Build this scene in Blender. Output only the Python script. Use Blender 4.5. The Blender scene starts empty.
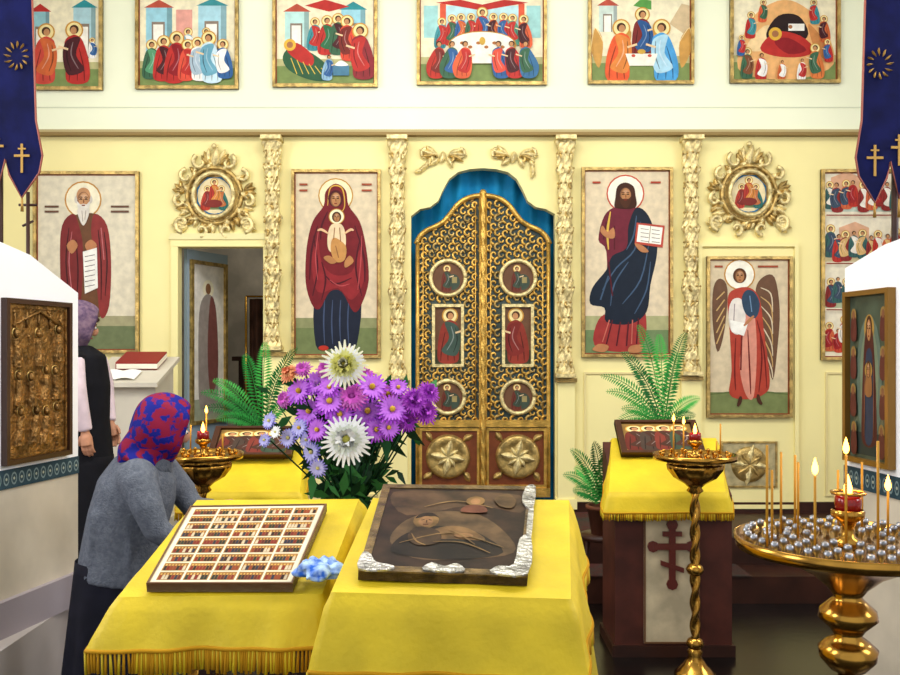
import bpy,math,random
from mathutils import Vector,Matrix,Euler,noise
from mathutils.geometry import tessellate_polygon
random.seed(7)
F=900.0;H=350.0;CZ=1.6
V=Vector
def P(px,py,d): return V(((px-450)*d/F,d,CZ-(py-H)*d/F))
def lin(c): return c/12.92 if c<=.04045 else ((c+.055)/1.055)**2.4
def hx(h):
    h=h.lstrip('#'); return tuple(lin(int(h[i:i+2],16)/255) for i in (0,2,4))+(1,)
MC={}
def mat(h,rough=.6,metal=0.,var=0.,scale=6.,bump=0.,bs=60.,emit=0.,name=None,h2=None,kind='noise',trans=0.,spec=None,p0=.35,p1=.65):
    key=(h,rough,metal,var,scale,bump,bs,emit,name,h2,kind,trans)
    if key in MC: return MC[key]
    m=bpy.data.materials.new(name or ('paint_'+h.strip('#'))); m.use_nodes=True
    nt=m.node_tree; b=nt.nodes['Principled BSDF']; c=hx(h)
    b.inputs['Base Color'].default_value=c; b.inputs['Roughness'].default_value=rough; b.inputs['Metallic'].default_value=metal
    if spec is None: spec=.5 if (metal>0 or rough<.45) else .2
    b.inputs['Specular IOR Level'].default_value=spec
    if trans: b.inputs['Transmission Weight'].default_value=trans
    if emit:
        b.inputs['Emission Color'].default_value=c; b.inputs['Emission Strength'].default_value=emit
    if var or h2 or bump: tc=nt.nodes.new('ShaderNodeTexCoord')
    if var or h2:
        if kind=='voronoi': n=nt.nodes.new('ShaderNodeTexVoronoi'); n.inputs['Scale'].default_value=scale; out=n.outputs['Distance']
        elif kind=='wave': n=nt.nodes.new('ShaderNodeTexWave'); n.inputs['Scale'].default_value=scale; n.inputs['Distortion'].default_value=4; out=n.outputs['Fac']
        else: n=nt.nodes.new('ShaderNodeTexNoise'); n.inputs['Scale'].default_value=scale; n.inputs['Detail'].default_value=4; out=n.outputs['Fac']
        nt.links.new(tc.outputs['Object'],n.inputs['Vector'])
        r=nt.nodes.new('ShaderNodeValToRGB'); nt.links.new(out,r.inputs['Fac'])
        r.color_ramp.elements[0].position=p0; r.color_ramp.elements[1].position=p1
        if h2: r.color_ramp.elements[0].color=c; r.color_ramp.elements[1].color=hx(h2)
        else:
            r.color_ramp.elements[0].color=tuple(x*(1-var) for x in c[:3])+(1,)
            r.color_ramp.elements[1].color=tuple(min(1,x*(1+var)) for x in c[:3])+(1,)
        nt.links.new(r.outputs['Color'],b.inputs['Base Color'])
    if bump:
        n2=nt.nodes.new('ShaderNodeTexNoise'); n2.inputs['Scale'].default_value=bs; n2.inputs['Detail'].default_value=3
        nt.links.new(tc.outputs['Object'],n2.inputs['Vector'])
        bp=nt.nodes.new('ShaderNodeBump'); bp.inputs['Strength'].default_value=bump; bp.inputs['Distance'].default_value=.01
        nt.links.new(n2.outputs['Fac'],bp.inputs['Height']); nt.links.new(bp.outputs['Normal'],b.inputs['Normal'])
    MC[key]=m; return m
class MB:
    def __init__(s): s.v=[];s.f=[];s.fm=[];s.sm=[];s.mats=[]
    def add(s,vs,fs,m,smooth=True):
        if m not in s.mats: s.mats.append(m)
        k=s.mats.index(m); o=len(s.v)
        s.v.extend([V(a) for a in vs])
        for f in fs: s.f.append([i+o for i in f]); s.fm.append(k); s.sm.append(smooth)
    def box(s,c,d,m,R=None):
        c=V(c);hx_,hy,hz=d[0]/2,d[1]/2,d[2]/2
        vs=[V((a*hx_,b*hy,e*hz)) for a in(-1,1) for b in(-1,1) for e in(-1,1)]
        if R: vs=[R@v for v in vs]
        s.add([v+c for v in vs],[(0,1,3,2),(4,6,7,5),(0,4,5,1),(2,3,7,6),(0,2,6,4),(1,5,7,3)],m,False)
    def bb(s,a,b,m): s.box([(a[i]+b[i])/2 for i in range(3)],[abs(b[i]-a[i]) for i in range(3)],m)
    def hexa(s,lo,hi,m):
        s.add(list(lo)+list(hi),[(3,2,1,0),(4,5,6,7),(0,1,5,4),(1,2,6,5),(2,3,7,6),(3,0,4,7)],m,False)
    def surf(s,fn,nu,nv,m,wu=False,wv=False,smooth=True):
        vs=[];
        for i in range(nu if wu else nu+1):
            for j in range(nv if wv else nv+1): vs.append(fn(i/nu,j/nv))
        cu=nu if wu else nu+1; cv=nv if wv else nv+1
        fs=[]
        for i in range(nu):
            for j in range(nv):
                a=i*cv+j; b=((i+1)%cu)*cv+j; c=((i+1)%cu)*cv+(j+1)%cv; d=i*cv+(j+1)%cv
                fs.append((a,b,c,d))
        s.add(vs,fs,m,smooth)
    def lathe(s,prof,c,m,seg=20,mod=None,R=None):
        c=V(c); n=len(prof)-1
        def fn(u,v):
            r,z=prof[round(v*n)]; t=u*2*math.pi
            if mod: r=r*mod(t,z)
            p=V((r*math.cos(t),r*math.sin(t),z))
            if R: p=R@p
            return c+p
        s.surf(fn,seg,n,m,wu=True)
    def sph(s,c,r,m,seg=12,ring=8,R=None):
        if not hasattr(r,'__len__'): r=(r,r,r)
        c=V(c)
        def fn(u,v):
            t=u*2*math.pi;p=(v-.5)*math.pi*.999
            q=V((r[0]*math.cos(p)*math.cos(t),r[1]*math.cos(p)*math.sin(t),r[2]*math.sin(p)))
            if R: q=R@q
            return c+q
        s.surf(fn,seg,ring,m,wu=True)
    def tube(s,pts,rad,m,seg=6,flat=None):
        pts=[V(p) for p in pts]; n=len(pts)
        if not hasattr(rad,'__len__'): rad=[rad]*n
        up=None; vs=[]
        for i,p in enumerate(pts):
            t=(pts[min(i+1,n-1)]-pts[max(i-1,0)])
            if t.length<1e-9: t=V((0,0,1))
            t.normalize()
            if up is None:
                up=V((0,1,0)) if abs(t.y)<.9 else V((1,0,0))
            a=up-t*up.dot(t)
            if a.length<1e-6: a=t.orthogonal()
            a.normalize(); up=a; b=t.cross(a)
            for k in range(seg):
                th=2*math.pi*k/seg
                vs.append(p+(a*math.cos(th)*(flat or 1)+b*math.sin(th))*rad[i])
        fs=[]
        for i in range(n-1):
            for k in range(seg):
                fs.append((i*seg+k,i*seg+(k+1)%seg,(i+1)*seg+(k+1)%seg,(i+1)*seg+k))
        fs.append(tuple(range(seg))[::-1]); fs.append(tuple((n-1)*seg+k for k in range(seg)))
        s.add(vs,fs,m)
    def plate(s,loops,T,w0,w1,m):
        flat=[];L3=[]
        for l in loops: L3.append([V((a[0],a[1],0)) for a in l]); flat+=l
        tr=tessellate_polygon(L3); n=len(flat)
        vs=[T(a[0],a[1],w1) for a in flat]
        if w0!=w1: vs+=[T(a[0],a[1],w0) for a in flat]
        fs=[tuple(t) for t in tr]
        if w0!=w1:
            fs+=[tuple(i+n for i in t) for t in tr]; o=0
            for l in loops:
                k=len(l)
                for i in range(k): fs.append((o+i,o+(i+1)%k,n+o+(i+1)%k,n+o+i))
                o+=k
        s.add(vs,fs,m,False)
    def done(s,name,parent=None,remesh=0,smooth=0,bevel=0,solid=0,center=True):
        me=bpy.data.meshes.new(name); c=V((0,0,0))
        if center and s.v:
            c=V([(min(v[i] for v in s.v)+max(v[i] for v in s.v))/2 for i in range(3)])
        me.from_pydata([tuple(v-c) for v in s.v],[],s.f)
        for m in s.mats: me.materials.append(m)
        me.polygons.foreach_set('material_index',s.fm); me.polygons.foreach_set('use_smooth',s.sm); me.update()
        o=bpy.data.objects.new(name,me); bpy.context.scene.collection.objects.link(o); o.location=c
        if parent: o.parent=parent
        if remesh:
            d=o.modifiers.new('r','REMESH'); d.mode='VOXEL'; d.voxel_size=remesh; d.use_smooth_shade=True
        if smooth:
            d=o.modifiers.new('s','SMOOTH'); d.iterations=smooth; d.factor=.5
        if bevel:
            d=o.modifiers.new('b','BEVEL'); d.width=bevel; d.segments=2; d.limit_method='ANGLE'
        if solid:
            d=o.modifiers.new('t','SOLIDIFY'); d.thickness=solid
        return o
def empty(name,loc=(0,0,0)):
    o=bpy.data.objects.new(name,None); bpy.context.scene.collection.objects.link(o); return o
def cr(pts,n=4,closed=True):
    out=[];L=len(pts)
    rng=L if closed else L-1
    for i in range(rng):
        g=lambda k: pts[k%L] if closed else pts[max(0,min(L-1,k))]
        p0,p1,p2,p3=g(i-1),g(i),g(i+1),g(i+2)
        for j in range(n):
            t=j/n
            out.append(tuple(.5*((2*p1[k])+(-p0[k]+p2[k])*t+(2*p0[k]-5*p1[k]+4*p2[k]-p3[k])*t*t+(-p0[k]+3*p1[k]-3*p2[k]+p3[k])*t**3) for k in range(len(p1))))
    if not closed: out.append(tuple(pts[-1]))
    return out
WD=7.0
def W(px,py,w=0.): return V(((px-450)*WD/F,WD-w,CZ-(py-H)*WD/F))
def shade(h,k):
    h=h.strip('#'); r=[int(h[i:i+2],16) for i in(0,2,4)]
    r=[int(x*k) if k<1 else int(x+(255-x)*(k-1)) for x in r]; return '#%02x%02x%02x'%tuple((x//6)*6 for x in r)
class Paint:
    tex=.1;sc=16
    def __init__(s,mb,T,w0,dw=.00018): s.mb=mb;s.T=T;s.w=w0;s.dw=dw
    def poly(s,c,pts,sm=False):
        if sm: pts=cr(pts)
        s.w+=s.dw; s.mb.plate([pts],s.T,s.w,s.w,mat(c,.5,0,s.tex,s.sc))
    def s(s,c,pts): s.poly(c,pts,True)
    def r(s,c,a,b,x,y): s.poly(c,[(a,b),(x,b),(x,y),(a,y)])
    def e(s,c,x,y,rx,ry=None,n=20):
        ry=rx if ry is None else ry
        s.poly(c,[(x+rx*math.cos(2*math.pi*i/n),y+ry*math.sin(2*math.pi*i/n)) for i in range(n)])
    def l(s,c,wd,pts):
        pts=cr(pts,4,False) if len(pts)>2 else pts
        a=[];b=[]; N=len(pts)-1
        for i,p in enumerate(pts):
            q0=pts[max(i-1,0)];q1=pts[min(i+1,len(pts)-1)]
            dx,dy=q1[0]-q0[0],q1[1]-q0[1];L=math.hypot(dx,dy) or 1
            ww=wd*(1 if N<2 else (.45+.55*math.sin(math.pi*i/N)))
            nx,ny=-dy/L*ww/2,dx/L*ww/2
            a.append((p[0]+nx,p[1]+ny));b.append((p[0]-nx,p[1]-ny))
        s.poly(c,a+b[::-1])
    def face(s,x,y,r,hair='#4a2c18',beard=None,skin='#b07a4c'):
        if hair: s.e(hair,x,y-.15*r,r*1.12,r*1.25); 
        s.e(shade(skin,.72),x,y,r*.77,r*1.07); s.e(skin,x+r*.06,y,r*.64,r*.98); s.e(shade(skin,1.2),x+r*.05,y-r*.5,r*.4,r*.25)
        if beard: s.s(beard,[(x-r*.78,y+r*.1),(x-r*.62,y+r*1.1),(x,y+r*1.7),(x+r*.62,y+r*1.1),(x+r*.78,y+r*.1),(x+r*.4,y+r*.45),(x,y+r*.4),(x-r*.4,y+r*.45)])
        for k in(-1,1): s.l('#2a1608',r*.16,[(x+k*r*.5,y-.12*r),(x+k*r*.32,y-.2*r),(x+k*r*.14,y-.12*r)]); s.l('#4a2814',r*.12,[(x+k*r*.52,y-.36*r),(x+k*r*.3,y-.44*r),(x+k*r*.12,y-.34*r)])
        s.l('#7a4c2a',r*.16,[(x,y-.15*r),(x+r*.04,y+.15*r),(x,y+.3*r)]); s.l('#7a2c1a',r*.16,[(x-.2*r,y+.58*r),(x+.2*r,y+.58*r)])
    def fig(s,x,by,h,c1,c2,lean=0,halo=True,sit=0):
        hy=by-h*.86; X=x+lean
        if halo: s.e('#c8923a',X,hy,h*.15); s.e('#f0dc9a',X,hy,h*.125)
        s.s(c1,[(X-.05*h,hy+.09*h),(X-.16*h,hy+.2*h),(x-.19*h-sit*h*.1,by-.3*h),(x-.16*h,by),(x+.17*h,by),(x+.2*h+sit*h*.1,by-.3*h),(X+.15*h,hy+.2*h),(X+.05*h,hy+.09*h)])
        g=1 if lean>=0 else -1
        for k in(-.09,0,.08): s.l(shade(c1,.62),h*.022,[(X+k*h,hy+.3*h),(x+k*1.3*h,by-.25*h),(x+k*1.5*h,by-.02*h)])
        s.s(c2,[(X-g*.1*h,hy+.12*h),(X+g*.13*h,hy+.18*h),(x+g*.24*h,by-.42*h),(x+g*.15*h,by-.12*h),(x-g*.12*h,by-.2*h),(x+g*.02*h,by-.45*h)])
        s.l(shade(c2,1.35),h*.022,[(X+g*.02*h,hy+.2*h),(x+g*.1*h,by-.45*h),(x-g*.02*h,by-.22*h)]); s.l(shade(c2,.6),h*.02,[(X+g*.1*h,hy+.22*h),(x+g*.17*h,by-.4*h),(x+g*.1*h,by-.18*h)])
        s.l('#e8c89a',h*.035,[(X+g*.1*h,hy+.32*h),(X+g*.26*h,hy+.27*h)])
        s.e('#4a2c18',X,hy-.01*h,h*.075);s.e('#c08a5c',X+g*.01*h,hy+.01*h,h*.052,h*.062)
gold=mat('#d6ab52',.33,.7,.3,14,.4,90,name='carved_gold')
palegold=mat('#e2cd90',.4,.4,.35,30,.5,60,name='pale_gilding')
dgold=mat('#b79a5a',.38,.65,.4,20,.5,60,name='aged_gilding')
brass=mat('#b5873a',.2,1,.15,20,name='brass')
silver=mat('#9a9ca2',.3,1,.2,30,name='dull_silver')
wood=mat('#341a10',.45,0,.35,5,name='dark_wood',spec=.3)
maroon=mat('#4c241a',.5,0,.3,6,name='maroon_wood',spec=.3)
yel=mat('#dcbf20',.55,0,.1,7,.2,60,name='yellow_satin',spec=.4)
yfr=mat('#c08c14',.8,name='gold_fringe')
def frame(mb,T,x0,y0,x1,y1,t,m,w0,w1):
    mb.plate([[(x0,y0),(x1,y0),(x1,y1),(x0,y1)],[(x0+t,y0+t),(x1-t,y0+t),(x1-t,y1-t),(x0+t,y1-t)]],T,w0,w1,m)
def icon(x0,y0,x1,y1,bg,fn,t=3,w0=0.,name='icon_painting',fm=None,T=W,dw=.00018):
    w0+=.001
    mb=MB(); mb.plate([[(x0,y0),(x1,y0),(x1,y1),(x0,y1)]],T,w0,w0+.015,mat(bg,.5))
    frame(mb,T,x0,y0,x1,y1,t,fm or dgold,w0+.0005,w0+.04)
    frame(mb,T,x0+t,y0+t,x1-t,y1-t,t*.35,mat('#8a3a22',.5),w0+.015,w0+.0155)
    p=Paint(mb,T,w0+.0157,dw); fn(p); return mb.done(name)
# ---------- room ----------
wallm=mat('#f8eba6',.6,0,.04,1.5,name='iconostasis_cream'); upm=mat('#f4f7d8',.65,0,.03,1.2,name='upper_pale_paint')
plast=mat('#d9d6de',.8,0,.05,2,name='plaster')
mb=MB(); L=-3.9
fy=512
arch=[(411,fy),(411,216),(420,209),(430,207),(438,201),(443,190),(449,179),(458,172),(470,169),(483,168),(496,169),(508,172),(517,179),(523,190),(528,201),(536,207),(546,209),(555,214),(555,fy)]
out=[(-52,fy),(178,fy),(178,247),(265,247),(265,fy)]+arch+[(952,fy),(952,132),(-52,132)]
mb.plate([out],W,-.1,0,wallm); mb.done('wall_iconostasis')
mb=MB(); mb.plate([[(-52,134),(952,134),(952,-110),(-52,-110)]],W,-.1,.03,upm); mb.done('wall_iconostasis_upper')
mb=MB(); tm=mat('#8a7038',.5,.2,name='cornice_trim')
mb.bb(W(-52,134,.07),W(952,137,0),tm); mb.bb(W(-52,131,.055),W(952,134,0),mat('#b8a878',.5)); mb.bb(W(-52,108,.035),W(952,109,.03),mat('#d8dcc0',.6)); mb.done('trim_cornice')
mb=MB(); mb.bb((-3.9,6.97,.34),(-2.16,7,.42),wood); mb.bb((-1.4,6.97,.34),(-.4,7,.42),wood); mb.bb((.9,6.97,.34),(3.9,7,.42),wood); mb.done('baseboard_iconostasis')
mb=MB()
for a,b,c,d in ((264,352,285,508),(387,380,408,508),(557,378,574,508),(680,376,699,508)):
    mb.bb(W(a,b,.05),W(c,d,0),wallm); mb.bb(W(a-2,b,.07),W(c+2,b+4,0),dgold); mb.bb(W(a-2,d-10,.065),W(c+2,d,0),wallm)
for a,b,c,d in ((295,372,378,496),(584,372,670,496),(40,372,136,496),(825,372,940,496)):
    frame(mb,W,a,b,c,d,2,mat('#e8d89a',.5),0,.012)
mb.done('trim_pilasters')
mb=MB(); fm=mat('#120c0a',.25,0,.4,3,.1,20,name='dark_floor'); mb.bb((-3.9,-1.5,-.1),(3.9,9.0,0),fm); mb.done('floor')
carpet=mat('#34362f',.95,0,.3,9,.5,150,h2='#4e2823',name='worn_carpet')
mb=MB(); mb.bb((-3.9,6.0,0),(3.9,9,.34),wood); mb.bb((-1.8,6.0,.34),(1.9,6.95,.35),carpet); mb.bb((-1.78,5.68,0),(3.9,5.999,.17),wood); mb.bb((-1.0,5.67,.17),(1.9,5.99,.178),carpet)
mb.done('floor_solea_platform')
base=mat('#b3aaa6',.7,0,.08,3,name='choir_base')
mb=MB(); mb.bb((-3.9,3.2,0),(-1.88,5.99,.34),base); mb.done('floor_choir_platform')
mb=MB(); mb.bb((1.93,3.2,0),(3.9,4.06,.34),base); mb.done('floor_choir_platform')
def sidewall(x,name,s):
    mb=MB()
    T=lambda a,b,w: V((x+s*w,a,b))
    holes=[[(a,2.2),(a+1.1,2.2),(a+1.1,4.2),(a,4.2)] for a in (.6,3.4)]
    mb.plate([[(-1.5,0),(9,0),(9,5),(-1.5,5)]]+holes,T,0,.2,plast); mb.done(name)
    for i,h in enumerate(holes):
        mb=MB(); a=h[0][0]
        frame(mb,T,a,2.2,a+1.1,4.2,.07,mat('#e8e8e8',.5),.05,.12)
        mb.bb((x+s*.06,a+.53,2.2),(x+s*.1,a+.57,4.2),mat('#e8e8e8',.5)); mb.bb((x+s*.06,a,3.2),(x+s*.1,a+1.1,3.24),mat('#e8e8e8',.5)); mb.done('window_%s_%d'%(name[5:],i+1))
sidewall(-3.9,'wall_left',-1); sidewall(3.9,'wall_right',1)
mb=MB(); mb.bb((-4.1,-1.5,5),(4.1,9,5.1),mat('#e8e8e0',.8)); mb.done('ceiling')
mb=MB(); mb.bb((-3.9,8.9,.34),(3.9,9,5),mat('#c8beb2',.8,0,.25,3)); mb.done('wall_altar')
mb=MB(); mb.bb((-1.95,8.3,.34),(-1.45,8.8,1.5),wood); mb.bb((-2.0,8.25,1.5),(-1.4,8.85,1.54),wood); mb.bb((-1.9,8.28,.5),(-1.5,8.3,1.4),mat('#5a3222',.5)); mb.done('altar_cabinet')
mb=MB(); mb.surf(lambda u,v: V((-1.76+.32*u,7.9+.03*math.sin(u*22),.4+v*1.65)),40,6,mat('#4a3024',.9,0,.3,6)); mb.tube([(-1.79,7.9,2.07),(-1.40,7.9,2.07)],.01,brass); mb.tube([(-1.40,7.9,.34),(-1.40,7.9,2.07)],.012,brass); mb.tube([(-1.79,7.9,.34),(-1.79,7.9,2.07)],.012,brass); mb.done('brown_curtain_screen')
# ---------- columns ----------
def column(cx,y0,y1):
    mb=MB(); s=WD/F; z0=CZ-(y1-H)*s; z1=CZ-(y0-H)*s; X=(cx-450)*s; r=.057; h=z1-z0
    def rad(t):
        b=1.0
        for c,wd,a in ((.02,.02,.35),(.07,.03,.1),(.36,.02,.35),(.40,.015,.25),(.62,.02,.35),(.86,.015,.3),(.9,.03,.15),(.97,.04,.45)):
            b+=a*math.exp(-((t-c)/wd)**2)
        b-=.25*math.exp(-((t-.13)/.03)**2)+.25*math.exp(-((t-.45)/.025)**2)
        return r*b*.85
    def fn(u,v):
        th=u*2*math.pi;z=v*h
        k=1+.15*math.sin(3*th+z*26)+.1*math.sin(8*th-z*60)
        rr=rad(v)*k
        return V((X+rr*math.cos(th),WD-.06+rr*math.sin(th)*.75,z0+z))
    mb.surf(fn,40,170,palegold,wu=True)
    rn=random.Random(int(cx))
    for j in range(15):
        t=.05+j*.062
        for k in range(4):
            a=math.pi*(1.02+(k+.5*(j%2))/4); rr=rad(t)
            c=V((X+rr*.95*math.cos(a),WD-.06+rr*.75*math.sin(a),z0+t*h))
            mb.sph(c,(.011,.010,.026),palegold if (j+k)%3 else dgold,8,6,R=Matrix.Rotation(rn.uniform(-.7,.7),3,'Y'))
            mb.sph(c+V((.008*math.cos(a),.01*math.sin(a),.024)),.009,dgold,6,5)
    mb.bb((X-.078,WD-.15,z1-.03),(X+.078,WD-.001,z1),palegold); mb.bb((X-.076,WD-.13,z0),(X+.076,WD-.001,z0+.03),palegold)
    mb.done('carved_column')
for c in ((274,139,350),(398,139,379),(564,139,377),(689,139,375)): column(*c)
def scroll(mb,T,cx,cy,r,a0,turn,m,w=.03,rad=.012,n=18,dirn=1):
    pts=[];rs=[]
    for i in range(n+1):
        t=i/n; a=a0+dirn*turn*t; q=r*(1-.78*t)
        pts.append(T(cx+q*math.cos(a)+0,cy+q*math.sin(a),w)); rs.append(rad*(1-.45*t))
    mb.tube(pts,rs,m,6)
def leaf(mb,T,x,y,L,wd,a,m,w=.02,th=.018):
    dx,dy=math.cos(a),math.sin(a)
    def fn(u,v):
        t=u; k=(v-.5)*2
        prof=math.sin(math.pi*min(1,t*.9+.08))**.8
        bend=.18*L*t*t
        X=x+dx*L*t-dy*(wd*k*prof+bend); Y=y+dy*L*t+dx*(wd*k*prof+bend)
        return T(X,Y,w+th*(1-k*k)*prof-.01*abs(k)+.012*t)
    mb.surf(fn,8,6,m)
def medallion(cx,cy):
    mb=MB(); rn=random.Random(int(cx))
    ring=[(cx+20*math.cos(a*math.pi/14),cy+2+22*math.sin(a*math.pi/14)) for a in range(29)]
    mb.tube([W(x,y,.05) for x,y in ring],.016,palegold,8)
    ring=[(cx+27*math.cos(a*math.pi/14),cy+2+28*math.sin(a*math.pi/14)) for a in range(29)]
    mb.tube([W(x,y,.025) for x,y in ring],.016,dgold,8)
    mb.plate([[(cx+29*math.cos(a*math.pi/14),cy+2+30*math.sin(a*math.pi/14)) for a in range(28)]],W,.001,.012,dgold)
    for k in range(22):
        a=2*math.pi*k/22+.1
        leaf(mb,W,cx+24*math.cos(a),cy+2+25*math.sin(a),13,3.4,a+(.7 if k%2 else -.5),palegold if k%2 else dgold)
    for k in range(26):
        a=math.pi*.04+math.pi*.92*k/25
        leaf(mb,W,cx+30*math.cos(a),cy+5+24*math.sin(a),rn.uniform(9,13),3,a+rn.uniform(-.7,.7),rn.choice([palegold,dgold]),.012)
    for s in(-1,1):
        scroll(mb,W,cx+s*31,cy+30,9,math.pi/2,5.2,palegold,.035,.022,dirn=-s)
        scroll(mb,W,cx+s*34,cy+8,7,-math.pi/2,5,palegold,.03,.02,dirn=s)
        scroll(mb,W,cx+s*28,cy-17,7,-math.pi/2,5,palegold,.03,.02,dirn=s)
        scroll(mb,W,cx+s*14,cy-31,8,-math.pi/2+.5*s,5,palegold,.03,.02,dirn=s)
        scroll(mb,W,cx+s*13,cy+37,7,math.pi/2,5,palegold,.03,.02,dirn=s)
        for a,l in((.1,16),(.5,14),(-.3,14),(-.8,11)): leaf(mb,W,cx+s*27,cy+32,l,3.6,(a if s>0 else math.pi-a),palegold)
        for a in(.0,-.5,-1.0): leaf(mb,W,cx+s*30,cy-2,12,3,(a if s>0 else math.pi-a),dgold)
        for a in(.2,.55,.9): leaf(mb,W,cx+s*5,cy-29,17-6*a,3.4,-math.pi/2+a*s,palegold if a<.5 else dgold)
    leaf(mb,W,cx,cy-26,20,4.5,-math.pi/2,palegold,.03); mb.sph(W(cx,cy-47,.03),.022,palegold)
    p=Paint(mb,W,.016); q=[(cx+19*math.cos(a),cy+2+20*math.sin(a)) for a in [math.pi/8+k*math.pi/4 for k in range(8)]]
    p.poly('#2f6f9a',q); p.e('#e6d6a8',cx,cy+2,17,18); p.r('#6d7c50',cx-14,cy+11,cx+14,cy+16)
    p.fig(cx-9,cy+16,24,'#b03a28','#7a2a22',2); p.fig(cx+9,cy+16,24,'#2f6a62','#b86a3a',-2); p.fig(cx,cy+12,27,'#a83226','#c9803a')
    p.e('#7a2a20',cx,cy+10,8,4)
    mb.done('carved_gold_medallion')
medallion(215,194); medallion(748,192)
for cx,sg in((443,1),(514,-1)):
    mb=MB()
    for s in(-1,1):
        scroll(mb,W,cx+s*17,155,6,-math.pi/2,5,palegold,.02,.016,dirn=s); scroll(mb,W,cx+s*7,158,5,math.pi/2,4.5,dgold,.02,.014,dirn=-s)
        for a in(-.5,-.1,.3): leaf(mb,W,cx+s*6,155,19-10*abs(a),3,(a if s>0 else math.pi-a),palegold if a<0 else dgold)
        leaf(mb,W,cx+s*4,158,12,3,(.9 if s>0 else math.pi-.9),palegold)
    for k in range(6): leaf(mb,W,cx-sg*(12+k*1.5),155+k*3,9,2.6,math.pi/2+.5*sg+(k-3)*.3,palegold)
    leaf(mb,W,cx,152,12,3.6,math.pi/2,palegold)
    mb.done('carved_scroll_ornament')
# ---------- royal doors ----------
darkbl=mat('#3d4a48',.5,0,.2,5,name='door_backing')
dt=lambda px,py,w: W(px,py,w-.04)
half=[(482,195),(474,196),(465,199),(457,205),(450,214),(444,221),(436,226),(427,230),(420,236),(416,244)]
for sgn,nm in((1,'l'),(-1,'r')):
    mb=MB(); X=lambda x: x if sgn>0 else 966-x
    outl=[(X(a),b) for a,b in half]; body=outl+[(X(416),497),(X(482),497)]
    mb.plate([body],dt,0,.015,darkbl)
    ed=cr(outl,3,False); mb.tube([dt(a,b,.03) for a,b in ed],.02,gold,8)
    mb.tube([dt(X(417.5),b,.03) for b in (243,330,420,497)],.016,gold,8)
    mb.tube([dt(X(423),b,.025) for b in (240,330,422)],.006,gold,6); mb.tube([dt(X(475.5),b,.025) for b in (202,330,422)],.006,gold,6)
    mb.tube([dt(X(480.5),b,.03) for b in (196,330,420,497)],.013,gold,8)
    ic=[(448,278,19),(448,397,18)]
    def lim(x):
        best=197
        for (a,b),(c,d) in zip(half,half[1:]):
            if min(a,c)<=x<=max(a,c): best=b+(d-b)*(x-a)/((c-a) or 1)
        return best+4
    y=204
    row=0
    while y<424:
        for k in range(8):
            x=421+k*7.8+(3.9 if row%2 else 0)
            if x>478 or y<lim(x) : continue
            if any(math.hypot(x-a,y-b)<r for a,b,r in ic) or (430<x<466 and 303<y<368): continue
            d=1 if (row+k)%2 else -1
            scroll(mb,dt,X(x),y,4.3,d*math.pi/2,5.0,gold if (k+row)%4 else dgold,.022,.0115,10,dirn=d)
            leaf(mb,dt,X(x+2),y+d*2,5.5,1.3,d*.8,dgold,.018,.008)
        y+=7.2; row+=1
    for a,b,r in ic:
        mb.plate([[(X(a)+r*math.cos(t*math.pi/14),b+r*math.sin(t*math.pi/14)) for t in range(28)]],dt,.01,.03,gold)
        mb.tube([dt(X(a)+(r-1.5)*math.cos(t*math.pi/14),b+(r-1.5)*math.sin(t*math.pi/14),.04) for t in range(29)],.016,palegold,8)
        p=Paint(mb,dt,.031); p.e('#6b4a34',X(a),b,r-3); p.e('#3f4c40',X(a)+5,b+4,7,8); p.fig(X(a)-2,b+13,26,'#6a3428','#3f4a3c',1); p.r('#9a8a5a',X(a)+4,b-1,X(a)+9,b+5)
    frame(mb,dt,X(448)-16,304,X(448)+16,367,3,palegold,.01,.045)
    p=Paint(mb,dt,.02); p.r('#6a4a34',X(448)-13,307,X(448)+13,364); p.r('#3a3c2a',X(448)-13,350,X(448)+13,364)
    p.fig(X(448),362,54,'#8a3428','#7a2a24' if sgn<0 else '#3f5248',2*sgn)
    mb.bb(dt(X(416),420,.05),dt(X(482),427,0),gold); mb.bb(dt(X(416),488,.05),dt(X(482),497,0),gold)
    frame(mb,dt,min(X(419),X(480)),428,max(X(419),X(480)),488,3,gold,.01,.035)
    mb.plate([[(X(421),430),(X(478),430),(X(478),486),(X(421),486)]],dt,.01,.02,mat('#7c4020',.4,.3,.2,12))
    mb.lathe([(0,.03),(.05,.035),(.07,.02),(.11,.03),(.15,.04),(.165,.03),(.175,0)],dt(X(448),457,.02),dgold,28,R=Matrix.Rotation(math.pi/2,3,'X'))
    for k in range(4):
        a=math.pi/4+k*math.pi/2; leaf(mb,dt,X(448)+22*math.cos(a),457+22*math.sin(a),11,4,a,dgold,.02)
        a=k*math.pi/2; leaf(mb,dt,X(448),457,17,4,a,palegold,.06); leaf(mb,dt,X(448),457,12,2.6,a+math.pi/4,palegold,.055)
    mb.done('royal_door')
mb=MB()
def fn(u,v):
    t=u*2*math.pi; r=.019*(1+.2*math.sin(3*t+v*120)); p=dt(483,497-v*303,.06); return p+V((r*math.cos(t),r*math.sin(t),0))
mb.surf(fn,16,200,gold,wu=True); mb.sph(dt(483,193,.05),.028,gold); mb.done('door_center_molding')
mb=MB()
curt=mat('#1486bc',.7,0,.2,4,name='blue_curtain')
def fn(u,v):
    x=402+u*160; y=160+v*352
    return W(x,y,-.2+.035*math.sin(u*55+math.sin(v*5))*(.5+.5*v)+.02*math.sin(u*21+v*9))
mb.surf(fn,120,30,curt); mb.tube([W(400,164,-.2),W(565,164,-.2)],.012,brass); mb.done('altar_curtain')
mb=MB()
for a,b,c,d,w in ((172,247,179,512,.03),(264,247,268,350,.03),(172,240,268,247,.034)): mb.bb(W(a,b,w),W(c,d,.001),wallm)
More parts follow.
